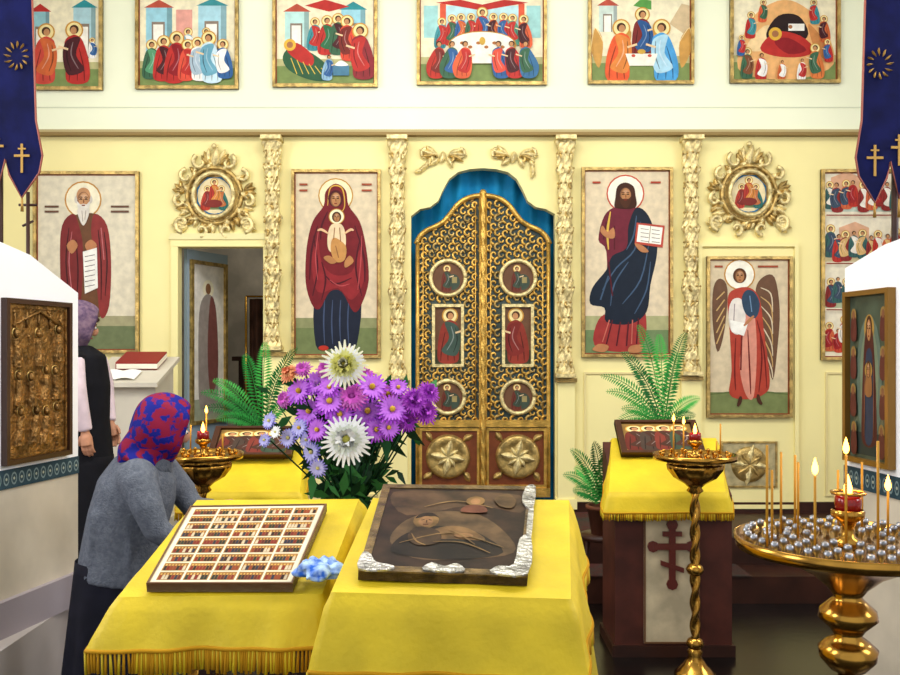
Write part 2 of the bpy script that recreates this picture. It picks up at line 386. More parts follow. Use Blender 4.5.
mb.plate([[(170,240),(270,240),(268,234),(172,234)]],W,.001,.045,mat('#e9dfa4',.5)); mb.done('trim_side_door')
mb=MB()
A=V((-2.08,7.12,0));B=V((-1.885,7.62,0)); U=(B-A).normalized(); N=V((U.y,-U.x,0))
TL=lambda u,v,w: A+U*u+V((0,0,v))+N*w
mb.plate([[(0,.36),(.54,.36),(.54,2.4),(0,2.4)]],TL,-.03,0,mat('#93a6b4',.6)); frame(mb,TL,.03,1.0,.51,2.32,.03,dgold,0,.025)
p=Paint(mb,TL,.002); p.r('#e6e0d4',.06,1.03,.48,2.29); p.r('#9aa08a',.06,1.03,.48,1.2)
p.e('#efe7c8',.27,2.1,.075); p.e('#8a6040',.27,2.1,.035,.045)
p.s('#9a8f88',[(.22,2.04),(.15,1.9),(.14,1.5),(.17,1.12),(.38,1.12),(.4,1.5),(.38,1.9),(.32,2.04)]); p.s('#7a4a44',[(.3,2.03),(.38,1.9),(.4,1.4),(.3,1.25),(.26,1.6)])
mb.done('door_side_open')
mb=MB()
mb.plate([[(701,249),(793,249),(793,508),(701,508)]],W,.001,.02,wallm); frame(mb,W,697,243,797,508,4,wallm,.001,.04); frame(mb,W,720,441,776,487,2,dgold,.02,.035)
mb.plate([[(722,443),(774,443),(774,485),(722,485)]],W,.02,.028,mat('#b9ab7e',.4,.3,.2,20))
mb.lathe([(0,.02),(.05,.03),(.08,.015),(.12,.025),(.14,0)],W(748,464,.028),dgold,24,R=Matrix.Rotation(math.pi/2,3,'X'))
for k in range(4): leaf(mb,W,748,464,20,4,k*math.pi/2,palegold,.04); leaf(mb,W,748,464,15,3,k*math.pi/2+.78,dgold,.04)
mb.sph(W(704,450,.05),.02,brass); mb.done('door_side_closed')
# ---------- big icons ----------
def virgin(p):
    p.r('#d6c5a4',296,174,377,320); p.r('#8a8c60',296,318,377,330); p.r('#6f7a4c',296,328,377,354)
    p.e('#b8862e',336,196,17.5); p.e('#ecdfb4',336,196,16.3)
    p.s('#1a2030',[(318,290),(316,345),(330,349),(345,349),(357,345),(359,290)]); 
    for x in(325,333,341,349): p.l('#3c4a66',1.4,[(x,300),(x-1,322),(x,344)])
    p.s('#701a20',[(336,184),(326,192),(324,206),(313,222),(307,248),(306,282),(312,304),(320,309),(330,292),(342,292),(354,312),(362,304),(369,280),(366,246),(360,222),(349,206),(346,191)])
    p.s('#8a2428',[(318,240),(322,262),(334,275),(352,272),(360,250),(364,280),(352,300),(338,288),(318,292),(312,262)])
    for a in([(314,236),(318,268),(313,296)],[(360,240),(356,268),(362,296)],[(325,275),(336,284),(352,278)],[(328,212),(322,226),(321,240)],[(318,226),(312,250),(310,280)],[(355,226),(364,256),(365,282)],[(322,262),(326,280),(322,300)]): p.l('#48101a',1.8,a)
    for a in([(319,230),(316,256),(318,280)],[(362,236),(361,262),(358,290)],[(330,280),(340,286),(350,284)]): p.l('#b0484a',1.2,a)
    p.l('#d0a040',1.4,[(328,206),(330,190),(336,186),(343,190),(345,206),(341,214)])
    p.face(336,200,6.8,'#4a1418')
    p.e('#b8862e',337,217,8); p.e('#f0e4bc',337,217,7.1); 
    p.s('#e0c8a0',[(332,225),(328,236),(329,250),(337,254),(345,250),(346,236),(342,225)]); p.s('#c08a4c',[(334,238),(331,250),(336,262),(345,260),(346,246)])
    for a in([(335,228),(334,240)],[(340,228),(341,242)],[(336,246),(339,258)]): p.l('#8a5a34',.9,a)
    p.face(337,218,4.2)
    p.l('#dcb084',2.5,[(329,234),(322,230),(318,231)]); p.l('#dcb084',2.5,[(345,234),(351,230),(354,231)])
    p.s('#b07848',[(324,258),(330,256),(337,262),(331,264)]); p.s('#b07848',[(350,256),(345,262),(346,268),(354,262)])
    p.e('#b03020',324,348,5,2.5); p.e('#b03020',349,349,5,2.5)
    for y in(184,190): p.r('#9a4a30',300,y,308,y+2); p.r('#9a4a30',362,y,372,y+2)
icon(292,170,381,358,'#d8c7a4',virgin)
def christ(p):
    p.r('#dac9a8',585,172,668,318); p.r('#a9a878',585,316,668,332); p.r('#6f8458',585,330,668,353)
    p.e('#c04a30',625,194,19); p.e('#f2ecd6',625,194,17.6)
    p.s('#9c3430',[(594,345),(598,320),(612,312),(640,308),(646,322),(642,345),(620,352)])
    p.s('#6c2230',[(616,207),(604,216),(598,240),(606,252),(608,300),(622,318),(640,300),(638,240),(640,214),(632,207)])
    p.s('#16202e',[(636,208),(648,216),(656,240),(656,258),(650,285),(646,312),(630,324),(606,322),(604,308),(590,304),(592,288),(606,270),(612,256),(626,248),(628,226)])
    for a in([(640,222),(634,250),(616,268),(602,290)],[(648,246),(640,280),(622,304)],[(650,262),(646,290),(634,314)],[(608,276),(600,300)],[(636,216),(633,236),(626,250)],[(628,262),(614,284),(610,306)]): p.l('#3f5670',1.5,a)
    for a in([(606,222),(603,240)],[(614,226),(614,250)],[(612,320),(606,344)],[(628,322),(626,346)],[(620,322),(616,346)],[(638,318),(636,344)],[(608,262),(612,296)]): p.l('#541820',1.4,a)
    for a in([(609,320),(602,342)],[(632,320),(631,344)]): p.l('#c86a5a',1.1,a)
    p.l('#d8b04a',2.4,[(610,212),(607,232),(608,250)])
    p.s('#3e2010',[(625,183),(617,187),(615,198),(614,207),(619,209),(631,209),(636,206),(635,196),(633,187)])
    p.face(625,196,7.4,None,'#4a2814')
    p.s('#b87c50',[(606,238),(600,232),(602,226),(607,232),(613,228),(614,238)])
    p.poly('#b84a3a',[(636,223),(664,226),(662,248),(634,244)]); p.poly('#f4f0e2',[(638,225),(662,228),(660,245),(636,242)]); p.l('#a89a80',.8,[(650,226),(648,244)])
    for k in range(4): p.l('#6a5a50',.6,[(640,229+k*4),(648,230+k*4)]); p.l('#6a5a50',.6,[(651,230+k*4),(659,231+k*4)])
    p.s('#b87c50',[(634,244),(642,246),(648,252),(640,252)])
    p.s('#b87c50',[(598,344),(592,350),(604,352),(608,346)]); p.s('#b87c50',[(630,346),(628,352),(640,352),(642,345)])
    p.r('#a8402c',592,182,600,184); p.r('#a8402c',650,182,660,184)
icon(581,168,672,357,'#dccbab',christ)
def monk(p):
    p.r('#dcd2b6',39,176,136,318); p.r('#a09a74',39,316,136,328); p.r('#6c7650',39,326,136,349)
    p.e('#c08a3a',84,200,18.5); p.e('#efe6c6',84,200,17)
    p.s('#6a4428',[(74,216),(64,228),(62,262),(66,312),(80,318),(98,318),(108,306),(111,250),(106,226),(96,214)])
    p.s('#7a2826',[(74,214),(63,226),(61,260),(64,310),(74,318),(82,300),(84,250),(80,226)])
    p.s('#8a302c',[(96,214),(108,226),(112,262),(110,306),(102,318),(98,290),(94,250),(92,228)])
    for a in([(70,228),(67,262),(71,304)],[(77,240),(79,270),(78,296)],[(105,232),(108,262),(106,296)],[(99,230),(102,262),(102,300)]): p.l('#401416',1.5,a)
    for a in([(73,232),(70,262),(74,300)],[(102,228),(105,260)]): p.l('#b8686a',1.1,a)
    p.e('#cfc6b6',78,200,2.6,4); p.e('#cfc6b6',91,200,2.6,4)
    p.e('#c08c60',84.5,196,7,8)
    p.face(84.5,201,8.2,None,'#e2dccf','#c08c60'); 
    p.s('#ddd6c8',[(79,209),(80,218),(84.5,226),(89,218),(90,209)]); p.l('#a89a8a',.8,[(83,211),(84,222)]); p.l('#a89a8a',.8,[(87,211),(86,220)])
    p.s('#b87c50',[(86,246),(92,240),(98,246),(92,254)]); p.poly('#f2efe4',[(84,252),(98,248),(99,288),(86,294)])
    for k in range(7): p.l('#6a5a50',.7,[(86,257+k*5),(96,255+k*5)])
    p.s('#b87c50',[(68,246),(74,240),(79,246),(73,254)])
    for y in(206,211): p.r('#6a4a38',46,y,60,y+2); p.r('#6a4a38',112,y,130,y+2)
    p.e('#3a2418',78,319,6,3); p.e('#3a2418',95,320,6,3)
icon(35,172,140,353,'#d8cdb0',monk)
def angel(p):
    p.r('#d6c4a0',709,261,786,395); p.r('#77824e',709,392,786,413); p.l('#5c6a3c',2,[(709,394),(748,391),(786,394)])
    p.s('#6a4a34',[(754,290),(762,277),(773,278),(778,310),(776,345),(771,380),(764,350),(758,320)])
    for k in range(7): p.l('#c8a468' if k%2 else '#d8c8a8',1.3,[(759,288+k*9),(769,294+k*12),(771,312+k*11)])
    p.s('#6a4a34',[(726,290),(719,279),(712,288),(711,320),(716,352),(723,330)])
    for k in range(5): p.l('#c8a468',1.2,[(723,292+k*8),(715,300+k*11)])
    p.e('#c08a3a',738,275,15.5); p.e('#f4efdc',738,275,14.2)
    p.s('#b0402e',[(732,290),(726,300),(728,330),(730,370),(728,394),(744,399),(762,394),(768,380),(762,330),(758,300),(748,288)])
    p.s('#d8907a',[(744,296),(742,330),(738,366),(744,394),(752,396),(755,350),(752,310)])
    p.s('#e4dcd0',[(731,300),(727,312),(729,330),(738,334),(744,318),(740,300)]); p.l('#9a8a8a',1,[(733,304),(732,324)])
    p.s('#2c4258',[(744,291),(740,300),(744,314),(754,318),(758,304),(752,292)]); p.l('#6a8aa8',1,[(748,296),(750,312)])
    for a in([(755,320),(762,350),(765,388)],[(734,338),(733,370),(734,390)],[(746,330),(748,370),(749,394)],[(758,330),(760,360),(757,392)],[(740,336),(739,370)]): p.l('#6c1c18',1.5,a)
    p.face(738,277,6,'#5a3418'); p.poly('#f6f3e8',[(728,320),(746,324),(742,336),(730,332)]); p.l('#b87c50',3,[(752,316),(747,321),(742,326)])
    p.l('#4a2a1a',4,[(739,396),(738,401),(736,406)]); p.l('#4a2a1a',4,[(756,394),(757,400),(760,404)])
    p.r('#9a4a30',713,266,721,268); p.r('#9a4a30',756,266,776,268)
icon(705,257,790,417,'#d6c4a0',angel,w0=.02)
def multi(p):
    p.r('#e8dfc4',824,174,936,356); rnd=random.Random(3); w=p.w
    for j,(yy,col) in enumerate(((212,'#b9c6b4'),(262,'#c9b98c'),(308,'#a9b08a'),(352,'#b4a070'))):
        p.w=w; p.r(col,824,yy-10,936,yy); p.poly('#d9a884',[(830+j*8,yy-12),(830+j*8,yy-34),(846+j*8,yy-40),(860+j*8,yy-34),(860+j*8,yy-12)])
        for k in range(14): p.fig(829+k*8+rnd.uniform(-1,1),yy-rnd.uniform(0,6),rnd.uniform(24,32),rnd.choice(['#b83226','#c8482e','#8c2a26','#c8603a','#38605c']),rnd.choice(['#9c2222','#3a4a5c','#d8b070','#e8e0d0']),rnd.uniform(-1,1),k%2==0)
    for yy in(216,264,310): p.l('#8a3a22',1.2,[(824,yy),(936,yy)])
icon(820,170,940,360,'#e8dfc4',multi)
# ---------- festal row ----------
R_,Bk,G_,Bl,Tl,Or,Wh,Br='#b8302a','#4a1e22','#3c6448','#335f94','#3f8c94','#cc6434','#f0ece4','#7a4a2c'
def festal(x0,x1,bg,blds,figs,extra=None,y0=-3,y1=None):
    def fn(p):
        a,b=x0+4,x1-4
        p.r('#ede3c0',a,y0+4,b,y1-4); p.r('#7a8c50',a,y1-22,b,y1-4); p.r('#b7b27c',a,y1-28,b,y1-21)
        for c,pts in blds: p.poly(c,[(min(max(x,a),b),max(y,y0+4)) for x,y in pts])
        if extra and extra[0]: extra[0](p)
        for f in figs: p.fig(*f)
        if extra and len(extra)>1: extra[1](p)
    icon(x0,y0,x1,y1,bg,fn,w0=.03)
def rc(a,b,c,d): return [(a,b),(c,b),(c,d),(a,d)]
def arcb(x,y,w,h,c1,c2): return [(c1,rc(x,y,x+w,y+h)),(shade(c1,.8),rc(x+w*.8,y,x+w,y+h)),(c2,[(x-2,y),(x+w/2,y-8),(x+w+2,y)]),('#8a7a6a',rc(x+w*.22,y+h*.32,x+w*.72,y+h)),('#f4efe0',rc(x+w*.28,y+h*.38,x+w*.66,y+h))]
festal(28,105,'#d8c9a0',arcb(34,14,18,46,'#8fc0c4',R_)+arcb(76,10,22,50,'#a9ccd0','#2f8f94'),[(46,84,58,'#c8483a',Or,3),(80,84,60,R_,Bk,-3),(95,60,20,Wh,Bl,0)],y1=92)
festal(138,240,'#d8c9a0',arcb(148,10,26,44,'#9accd8','#b8503c')+arcb(200,8,28,48,'#a8d2dc','#3c8f94')+[('#e0a090',rc(178,12,194,40))],[(190,60,30,'#8ab8c4',Wh,0),(208,58,28,Wh,Bl,0),(152,80,38,G_,'#5a9c70',2),(164,82,44,R_,Bk,2),(176,84,50,R_,'#8a1c22',3),(188,82,40,'#d8503c',R_,2),(202,82,42,Wh,'#a8bcc8',-2),(214,84,50,'#c8e0e8','#6aa4b8',-3),(227,80,38,Bl,Wh,-2)],y1=91)
def bed(p):
    p.s('#2f5a3c',[(284,58),(296,48),(320,60),(332,74),(330,82),(312,82),(290,72)]); p.s(R_,[(288,52),(298,45),(314,58),(312,68),(298,62)]); p.e('#e0b040',291,47,6); p.e('#a87048',291,47,3.2)
    for k in range(6): p.l('#d8b84a',.8,[(292+k*6,60+k*2),(298+k*6,76)])
def crib(p):
    p.poly('#4a7a94',rc(334,68,350,78)); p.s(Wh,[(336,68),(342,63),(349,68)])
festal(274,378,'#d8c9a0',arcb(286,14,24,36,'#b9e0d8','#b8503c')+arcb(342,12,24,42,'#98ccd8','#2f8f94')+[(R_,[(306,8),(326,2),(350,9),(330,14)])],[(314,52,32,Tl,R_,2),(326,56,38,R_,'#2f6a44',2),(338,56,40,G_,Bk,1),(350,62,44,'#d84a34','#7a2a22',-2),(364,80,54,'#8a2a30',R_,-3),(328,82,26,'#8ab0c8',Bl,2,False)],(bed,crib),y1=89)
def tbl(p):
    p.e('#b8863a',482,48,34,14); p.e('#f2ecda',482,47,32,12); p.poly('#f2ecda',[(452,50),(512,50),(506,66),(458,66)])
    for k in range(6): p.e('#a86a3a',462+k*8,46+(k%2)*4,2.2,1.6); 
    p.e('#c8a040',482,44,3,4)
lastc=[('#b9dce0',rc(446,8,518,34)),('#d85a3c',rc(440,6,446,36)),('#d85a3c',rc(518,6,524,36)),(R_,[(436,5),(460,2),(482,7),(504,2),(528,5),(504,9),(482,13),(460,9)]),('#9fd0cc',rc(424,8,438,40)),('#9fd0cc',rc(526,8,540,40))]
def front(p):
    for i,(x,c,d) in enumerate(((436,'#b83226','#7a2a22'),(449,G_,Bl),(462,'#d8603a',R_),(501,Bl,'#d8503c'),(514,R_,Bk),(528,'#3a6c94',G_))):
        p.fig(x,80,38,c,d,3 if x<482 else -3,False,.6)
festal(417,546,'#d8c9a0',lastc,[(440,50,30,Tl,R_,2),(450,47,30,R_,G_,2),(460,45,29,Bl,Or,1),(470,44,28,G_,R_,1),(482,48,38,'#b83226',Bl,0),(494,44,28,Or,Bk,-1),(504,45,29,R_,Bl,-1),(514,47,30,'#4c8c74',R_,-2),(525,50,32,'#d8603a',Bk,-2)],(None,lambda p:(tbl(p),front(p))),y1=87)
def trin(p):
    for pts in([(602,44),(594,30),(590,50),(598,70)],[(678,44),(688,30),(690,50),(680,70)],[(630,34),(620,24),(617,42),(626,52)],[(650,34),(660,24),(663,42),(654,52)]): p.s('#c8964c',pts); p.l('#f0d8a0',1,pts[:3])
def trt(p): 
    p.poly('#f0ead8',[(624,56),(656,56),(652,68),(628,68)]); p.e('#c8a040',640,54,4,2.5); p.e('#c8503c',632,58,2,1.5); p.e('#c8503c',648,58,2,1.5)
festal(587,692,'#d8c9a0',arcb(598,8,18,26,'#c8d8cc','#b8503c')+[('#7a5a3a',rc(639,6,641,22)),('#5a9a4a',[(632,8),(640,1),(650,3),(650,12),(640,10)]),('#d0b890',[(668,26),(680,6),(688,8),(688,40)])],[(640,60,50,'#7a2a26','#2a5488',1),(616,82,60,'#e05a30','#d8823c',4),(664,82,60,'#4a9ad0','#a8d0e0',-4)],(trin,trt),y1=86)
def nat(p):
    p.s('#e8b070',[(736,70),(742,36),(756,14),(782,2),(806,12),(824,34),(831,66),(800,80),(760,80)]); p.s('#f0d09a',[(744,50),(762,28),(776,34),(764,52)]); p.s('#c8844a',[(806,26),(822,44),(826,64),(812,50)])
    p.s('#2a1c1c',[(764,36),(776,18),(796,18),(806,36),(794,46),(772,46)]); p.s(R_,[(758,50),(774,34),(798,38),(812,52),(798,59),(772,58)]); p.s('#8a1c22',[(772,44),(786,40),(804,52),(786,56)]); p.e('#e0b040',773,36,6.5); p.e('#a87048',773,36,3.4)
    p.poly('#f4f0e4',[(786,26),(802,26),(802,33),(786,33)]); p.e('#a87048',788,29,2)
festal(728,837,'#d8c9a0',[],[(748,40,26,R_,Tl,1),(760,24,22,'#d8603a',G_,1),(812,26,24,Tl,R_,-1),(822,44,26,Or,Bk,-1),(744,80,30,G_,Br,1),(758,82,28,R_,Wh,1,False),(814,80,34,'#d8783c',G_,-2),(798,82,22,Wh,R_,1,False),(825,64,22,R_,Bl,-1),(738,58,20,Bl,R_,1),(778,82,20,Or,Wh,1,False)],(nat,),y1=85)
# ---------- side partitions ----------
def partition(Ax,Bx,z0,zA,zB,side,icon0,icon1,iz0,iz1,fn,strip,name):
    A=V((Ax[0],Ax[1],0));B=V((Bx[0],Bx[1],0));U=(B-A);Ln=U.length;U.normalize(); N=V((-U.y,U.x,0))*(-1 if side<0 else 1)
    T=lambda u,v,w: A+U*u+V((0,0,v))+N*w
    mb=MB(); wm=mat('#f4f4f6',.6,0,.02,2,name='white_panel')
    mb.plate([[(0,strip[1]),(Ln,strip[1]),(Ln,zB),(Ln*.55,zB+(zA-zB)*.65),(0,zA)]],T,-.06,0,wm)
    mb.plate([[(0,strip[0]),(Ln,strip[0]),(Ln,strip[1]),(0,strip[1])]],T,-.06,.006,mat('#2c434e',.7,0,.2,20))
    mb.plate([[(0,z0),(Ln,z0),(Ln,strip[0]),(0,strip[0])]],T,-.06,.0,mat('#cfc4b0',.7,0,.12,3,name='choir_screen_base')); mb.plate([[(0,z0),(Ln,z0),(Ln,z0+.16),(0,z0+.16)]],T,-.06,.03,mat('#a49aa0',.7))
    p=Paint(mb,T,.0065); n=16;h=(strip[1]-strip[0]); w=p.w
    for k in range(n):
        p.w=w; x=(k+.5)*Ln/n;y=(strip[0]+strip[1])/2
        p.e('#75898c',x,y,Ln/n*.38,h*.34,12); p.e('#2c434e',x,y,Ln/n*.27,h*.24,12); p.e('#a8b0a0',x,y,h*.08,n=8)
    mb.done(name)
    mb=MB(); u0,u1=icon0*Ln,icon1*Ln
    T3=lambda u,v,w: T(u,v,w+.001)
    fn(mb,T3,u0,iz0,u1,iz1)
def reliefs(mb,T,a,b,c,d):
    frame(mb,T,a,b,c,d,.022,mat('#3a2014',.4),0,.03); riza=mat('#8a6636',.38,.75,.5,25,1.0,60,name='embossed_riza')
    mb.plate([[(a+.02,b+.02),(c-.02,b+.02),(c-.02,d-.02),(a+.02,d-.02)]],T,0,.012,riza)
    frame(mb,T,a+.03,b+.03,c-.03,d-.03,.012,riza,.01,.02)
    rnd=random.Random(5);Wd=c-a;Ht=d-b
    for j,(row,n,sc) in enumerate(((.10,4,1.),(.36,4,.9),(.60,3,1.))):
        for k in range(n):
            x=a+Wd*(.2+.6*k/(n-1))+rnd.uniform(-.012,.012); y=b+Ht*row+rnd.uniform(-.015,.015); ln=rnd.uniform(-.02,.02)
            def fb(u,v,x=x,y=y,ln=ln):
                t=v; r=.034*sc*(1-.5*t)*(1+.15*math.sin(t*9)); an=u*math.pi
                return T(x+ln*t+r*math.cos(an),y+t*.13*sc,.012+.018*math.sin(an)+.003*math.sin(u*25))
            mb.surf(fb,14,8,riza); 
            q=T(x+ln,y+.15*sc,.018); mb.sph(q,(.014,.016,.02),riza)
            mb.tube([T(x+ln+.024*math.cos(t*.6283),y+.153*sc+.024*math.sin(t*.6283),.014) for t in range(11)],.003,dgold,5)
    for k in range(5): 
        x=a+Wd*(.15+.7*k/4); mb.tube([T(x,d-.13,.014),T(x,d-.06,.014)],.007,riza)
    mb.tube([T(a+.06,d-.12,.014),T((a+c)/2,d-.05,.02),T(c-.06,d-.12,.014)],.007,riza)
    for k in range(30): mb.sph(T(rnd.uniform(a+.05,c-.05),rnd.uniform(b+.04,d-.05),.012),rnd.uniform(.006,.014),riza,6,5)
    mb.done('embossed_gold_icon')
def darkicon(mb,T,a,b,c,d):
    frame(mb,T,a,b,c,d,.022,mat('#8a6428',.4,.5),0,.035); mb.plate([[(a+.02,b+.02),(c-.02,b+.02),(c-.02,d-.02),(a+.02,d-.02)]],T,0,.01,mat('#3f4c3e',.35,0,.3,8))
    s=(c-a)/100.; t=(d-b)/100.
    T2=lambda u,v,w: T(a+u*s,d-v*t,w)
    p=Paint(mb,T2,.011); p.e('#5c6a5c',50,52,28,38); p.e('#6f7a62',50,50,20,30); p.r('#2c3430',8,82,92,95); p.e('#a07c3c',50,22,11,8); 
    p.s('#4a201c',[(44,22),(38,40),(34,70),(36,88),(64,88),(66,68),(62,38),(56,22)]); p.s('#2c3448',[(44,36),(41,60),(43,86),(59,86),(59,58),(56,36)]); p.face(50,23,6)
    for x in(40,60): p.l('#7a4a34',1.5,[(x,40),(x-1,62),(x,84)])
    p.e('#a07c3c',50,46,8,5); p.s('#8a5c34',[(45,48),(43,60),(57,60),(55,48)]); p.face(50,46,4)
    for x,y in((18,20),(82,20),(18,42),(82,42),(18,64),(82,64),(20,86),(80,86)): p.e('#8a6c3a',x,y-6,6,4); p.s('#5a2c24',[(x-5,y-4),(x-6,y+8),(x+6,y+8),(x+5,y-4)]); p.e('#7a5034',x,y-6,3,2.5)
    mb.done('icon_painting')
partition((-2.02,3.7),(-1.86,4.5),.34,2.12,1.885,-1,.31,.89,1.09,1.83,reliefs,(.985,1.07),'choir_screen')
partition((1.86,3.4),(1.79,4.08),.0,2.08,1.97,1,.43,.94,1.108,1.858,darkicon,(.99,1.08),'choir_screen')
# ---------- banners ----------
def banner(cx,d,edge,flip,y1):
    mb=MB(); bl=mat('#0b0f3a',.8,0,.3,10,name='navy_velvet',spec=.1)
    T=lambda u,v,w: V((cx+flip*u,d-w,v))
    zt=P(0,-60,d).z; zb=P(0,y1,d).z; wd=edge
    lo=[(-wd*.74,zt),(-wd*.86,zb+.4),(-wd*1.0,zb+.22),(-wd*.93,zb+.13),(-wd*.55,zb),(-wd*.28,zb+.12),(-wd*.2,zb+.2),(0,zb+.02),(wd*.2,zb+.2),(wd*.28,zb+.12),(wd*.55,zb),(wd*.93,zb+.13),(wd,zb+.22),(wd*.86,zb+.4),(wd*.74,zt)]
    mb.plate([lo],T,-.008,.0,bl)
    mb.tube([T(a,b,.0) for a,b in lo],.005,mat('#8a4a3a',.6,.3),6)
    g=mat('#9a7634',.45,.5)
    for sx in(-1,0,1):
        x=sx*wd*.56; zc=zb+.2+(.05 if sx==0 else 0)
        mb.plate([[(x-.006,zc-.07),(x+.006,zc-.07),(x+.006,zc+.08),(x-.006,zc+.08)]],T,.0005,.005,g)
        mb.plate([[(x-.04,zc+.012),(x+.04,zc+.012),(x+.04,zc+.024),(x-.04,zc+.024)]],T,.0005,.0056,g)
        mb.plate([[(x-.02,zc+.05),(x+.02,zc+.05),(x+.02,zc+.058),(x-.02,zc+.058)]],T,.0005,.0053,g)
        mb.tube([T(x,zb+(.02 if sx==0 else 0),0),T(x,zb-.07,0)],[.004,.008],g)
    for k in range(12):
        a=k*math.pi/6; zc=zt-.6
        leaf(mb,T,.03*math.cos(a)-wd*.45,zc+.04*math.sin(a),.035,.007,a,g,.001,.003)
    mb.tube([T(-wd*1.05,zt,0),T(wd*1.05,zt,0)],.015,brass); mb.tube([V((cx,d+.04,.34 if cx<0 else 0)),V((cx,d+.04,zt+.2))],.016,wood)
    mb.done('church_banner')
banner(-2.345,4.65,.24,-1,198)
banner(2.17,4.35,.21,1,203)
mb=MB(); X=P(28,0,5.0).x
mb.tube([(X,5,.34),(X,5,P(0,192,5).z)],.01,wood); mb.tube([(X-.05,5,P(0,205,5).z),(X+.05,5,P(0,205,5).z)],.008,wood); mb.tube([(X-.03,5,P(0,226,5).z),(X+.03,5,P(0,221,5).z)],.007,wood); mb.done('processional_cross')
# ---------- draped lecterns ----------
def drape(mb,C,Ln,flare,m,fr=.05,amp=.012,k=26.,noflare=(),top_=True):
    C=[V(c) for c in C]; n=34; samp=[]
    for i in range(4):
        a,b=C[i],C[(i+1)%4]; e=b-a; nr=V((e.y,-e.x,0)).normalized()
        pe=C[i]-C[i-1]; pn=V((pe.y,-pe.x,0)).normalized(); ne=C[(i+2)%4]-b; nn=V((ne.y,-ne.x,0)).normalized()
        for j in range(n):
            t=j/n; q=nr.copy(); cf=0
            if t<.12: q=(nr+pn*(1-t/.12)).normalized() if t>0 else (nr+pn).normalized(); cf=1-t/.12
            if t>.88: q=(nr+nn*((t-.88)/.12)).normalized(); cf=(t-.88)/.12
            f=flare*(.15 if i in noflare else 1)*(1+.5*cf)
            samp.append((a.lerp(b,t),q,f,i))
    N=len(samp)
    def pos(i,t):
        a,q,f,sd=samp[i%N]; s=i/N*k*2*math.pi/4
        edge=min(1,t*6)*.012
        off=edge+f*t+(amp*min(1,t*1.2)*(math.sin(s)+.6*math.sin(2.3*s+1)+.35*noise.noise(V((i*.21,t*2,0)))))*(0.3 if sd in noflare else 1)
        return a+q*off-V((0,0,(Ln*t)+ (0 if t==0 else .004)))
    rows=[0,.06,.15,.3,.45,.6,.75,.9,1]
    mb.surf(lambda u,v: pos(round(u*N),rows[round(v*8)]),N,8,m,wu=True)
    c0,c1,c2,c3=C
    def top(u,v):
        p=c0.lerp(c1,u).lerp(c3.lerp(c2,u),v); w=.004*noise.noise(p*11)*min(1,8*u*(1-u))*min(1,8*v*(1-v)); return p+V((0,0,w))
    if top_: mb.surf(top,30,24,m)
    if fr:
        mb.tube([pos(i,1) for i in range(N+1)],.005,yfr,5)
        for i in range(N):
            p0,p1=pos(i,1),pos(i+1,1)
            for j in range(3):
                q=p0.lerp(p1,j/3); mb.tube([q,q-V((random.uniform(-.003,.003),random.uniform(-.003,.003),fr*random.uniform(.85,1.05)))],[.003,.004],yfr if (i+j)%3 else yel,4)
def lect_body(mb,C,m=wood):
    C=[V(c) for c in C]; g=V((0,0,.02)); ctr=sum(C,V())/4
    mb.hexa([c-g*2 for c in C],[c-g*.3 for c in C],m)
    ins=[ctr+(c-ctr)*.8 for c in C]
    for c in ins: mb.bb((c.x-.02,c.y-.02,0),(c.x+.02,c.y+.02,c.z-.04),m)
    x0=min(c.x for c in ins);x1=max(c.x for c in ins);y0=min(c.y for c in ins);y1=max(c.y for c in ins)
    mb.bb((x0,y0,.12),(x1,y1,.15),m)
CL=[P(118,597,2.1),P(322,594,2.1),P(359,499,2.68),P(197,500,2.68)]
CR=[P(331,592,1.95),P(571,599,1.97),P(569,500,2.5),P(373,498,2.5)]
mb=MB(); drape(mb,CL,.105,.04,yel,.055,amp=.009,noflare=(1,)); lect_body(mb,CL); mb.done('draped_lectern')
mb=MB(); drape(mb,CR,.155,.03,yel,.045,amp=.007,noflare=(3,)); 
CR2=[c-V((0,0,.012)) for c in CR]; drape(mb,CR2,.45,.06,yel,.05,amp=.011,noflare=(3,),top_=False,k=22); lect_body(mb,CR); mb.done('draped_lectern')
def onp(C,px,py,up=0):
    C=[V(c) for c in C]; n=(C[1]-C[0]).cross(C[3]-C[0]).normalized()
    if n.z<0:n=-n
    o=V((0,0,CZ)); d=P(px,py,1.)-o; t=(C[0]+n*up-o).dot(n)/d.dot(n); return o+d*t,n
def boardT(C,cs,up=.004):
    q=[onp(C,a,b,up)[0] for a,b in cs]; n=onp(C,*cs[0])[1]
    return (lambda u,v,w: q[0].lerp(q[1],u/100).lerp(q[3].lerp(q[2],u/100),v/100)+n*w)
T=boardT(CL,[(191,513),(327,511),(293,592),(147,592)])
mb=MB(); mb.plate([rc(0,0,100,100)],T,0,.02,mat('#d8c8a0',.4)); frame(mb,T,0,0,100,100,1.2,mat('#6a4424',.4),.0,.023)
p=Paint(mb,T,.0203,.0001); rnd=random.Random(2)
p.r('#e4dcc0',2,2,98,98); w=p.w
for j in range(9):
    y=4.5+j*10.3
    for k in range(5):
        x=5+k*18.3; p.w=w
        p.r('#a87c40',x,y,x+16.9,y+8.9); p.r(rnd.choice(['#8a5a2c','#7c4c28','#9a6a34']),x+.6,y+1.,x+16.3,y+8.5); w2=p.w
        for i in range(7):
            p.w=w2; xx=x+1.8+i*2.2; p.poly(rnd.choice(['#7a1c14','#2a1410','#1c2a20','#8a3a18','#c8b898','#1c2438','#5a1c14']),[(xx-1,y+8.3),(xx-.8,y+3.4),(xx+.8,y+3.4),(xx+1,y+8.3)]); p.poly('#d0a050',[(xx-.6,y+3.4),(xx-.6,y+1.6),(xx+.6,y+1.6),(xx+.6,y+3.4)])
mb.done('calendar_icon')
T=boardT(CR,[(383,492),(535,494),(527,586),(358,580)])
Paint.tex=.55;Paint.sc=14
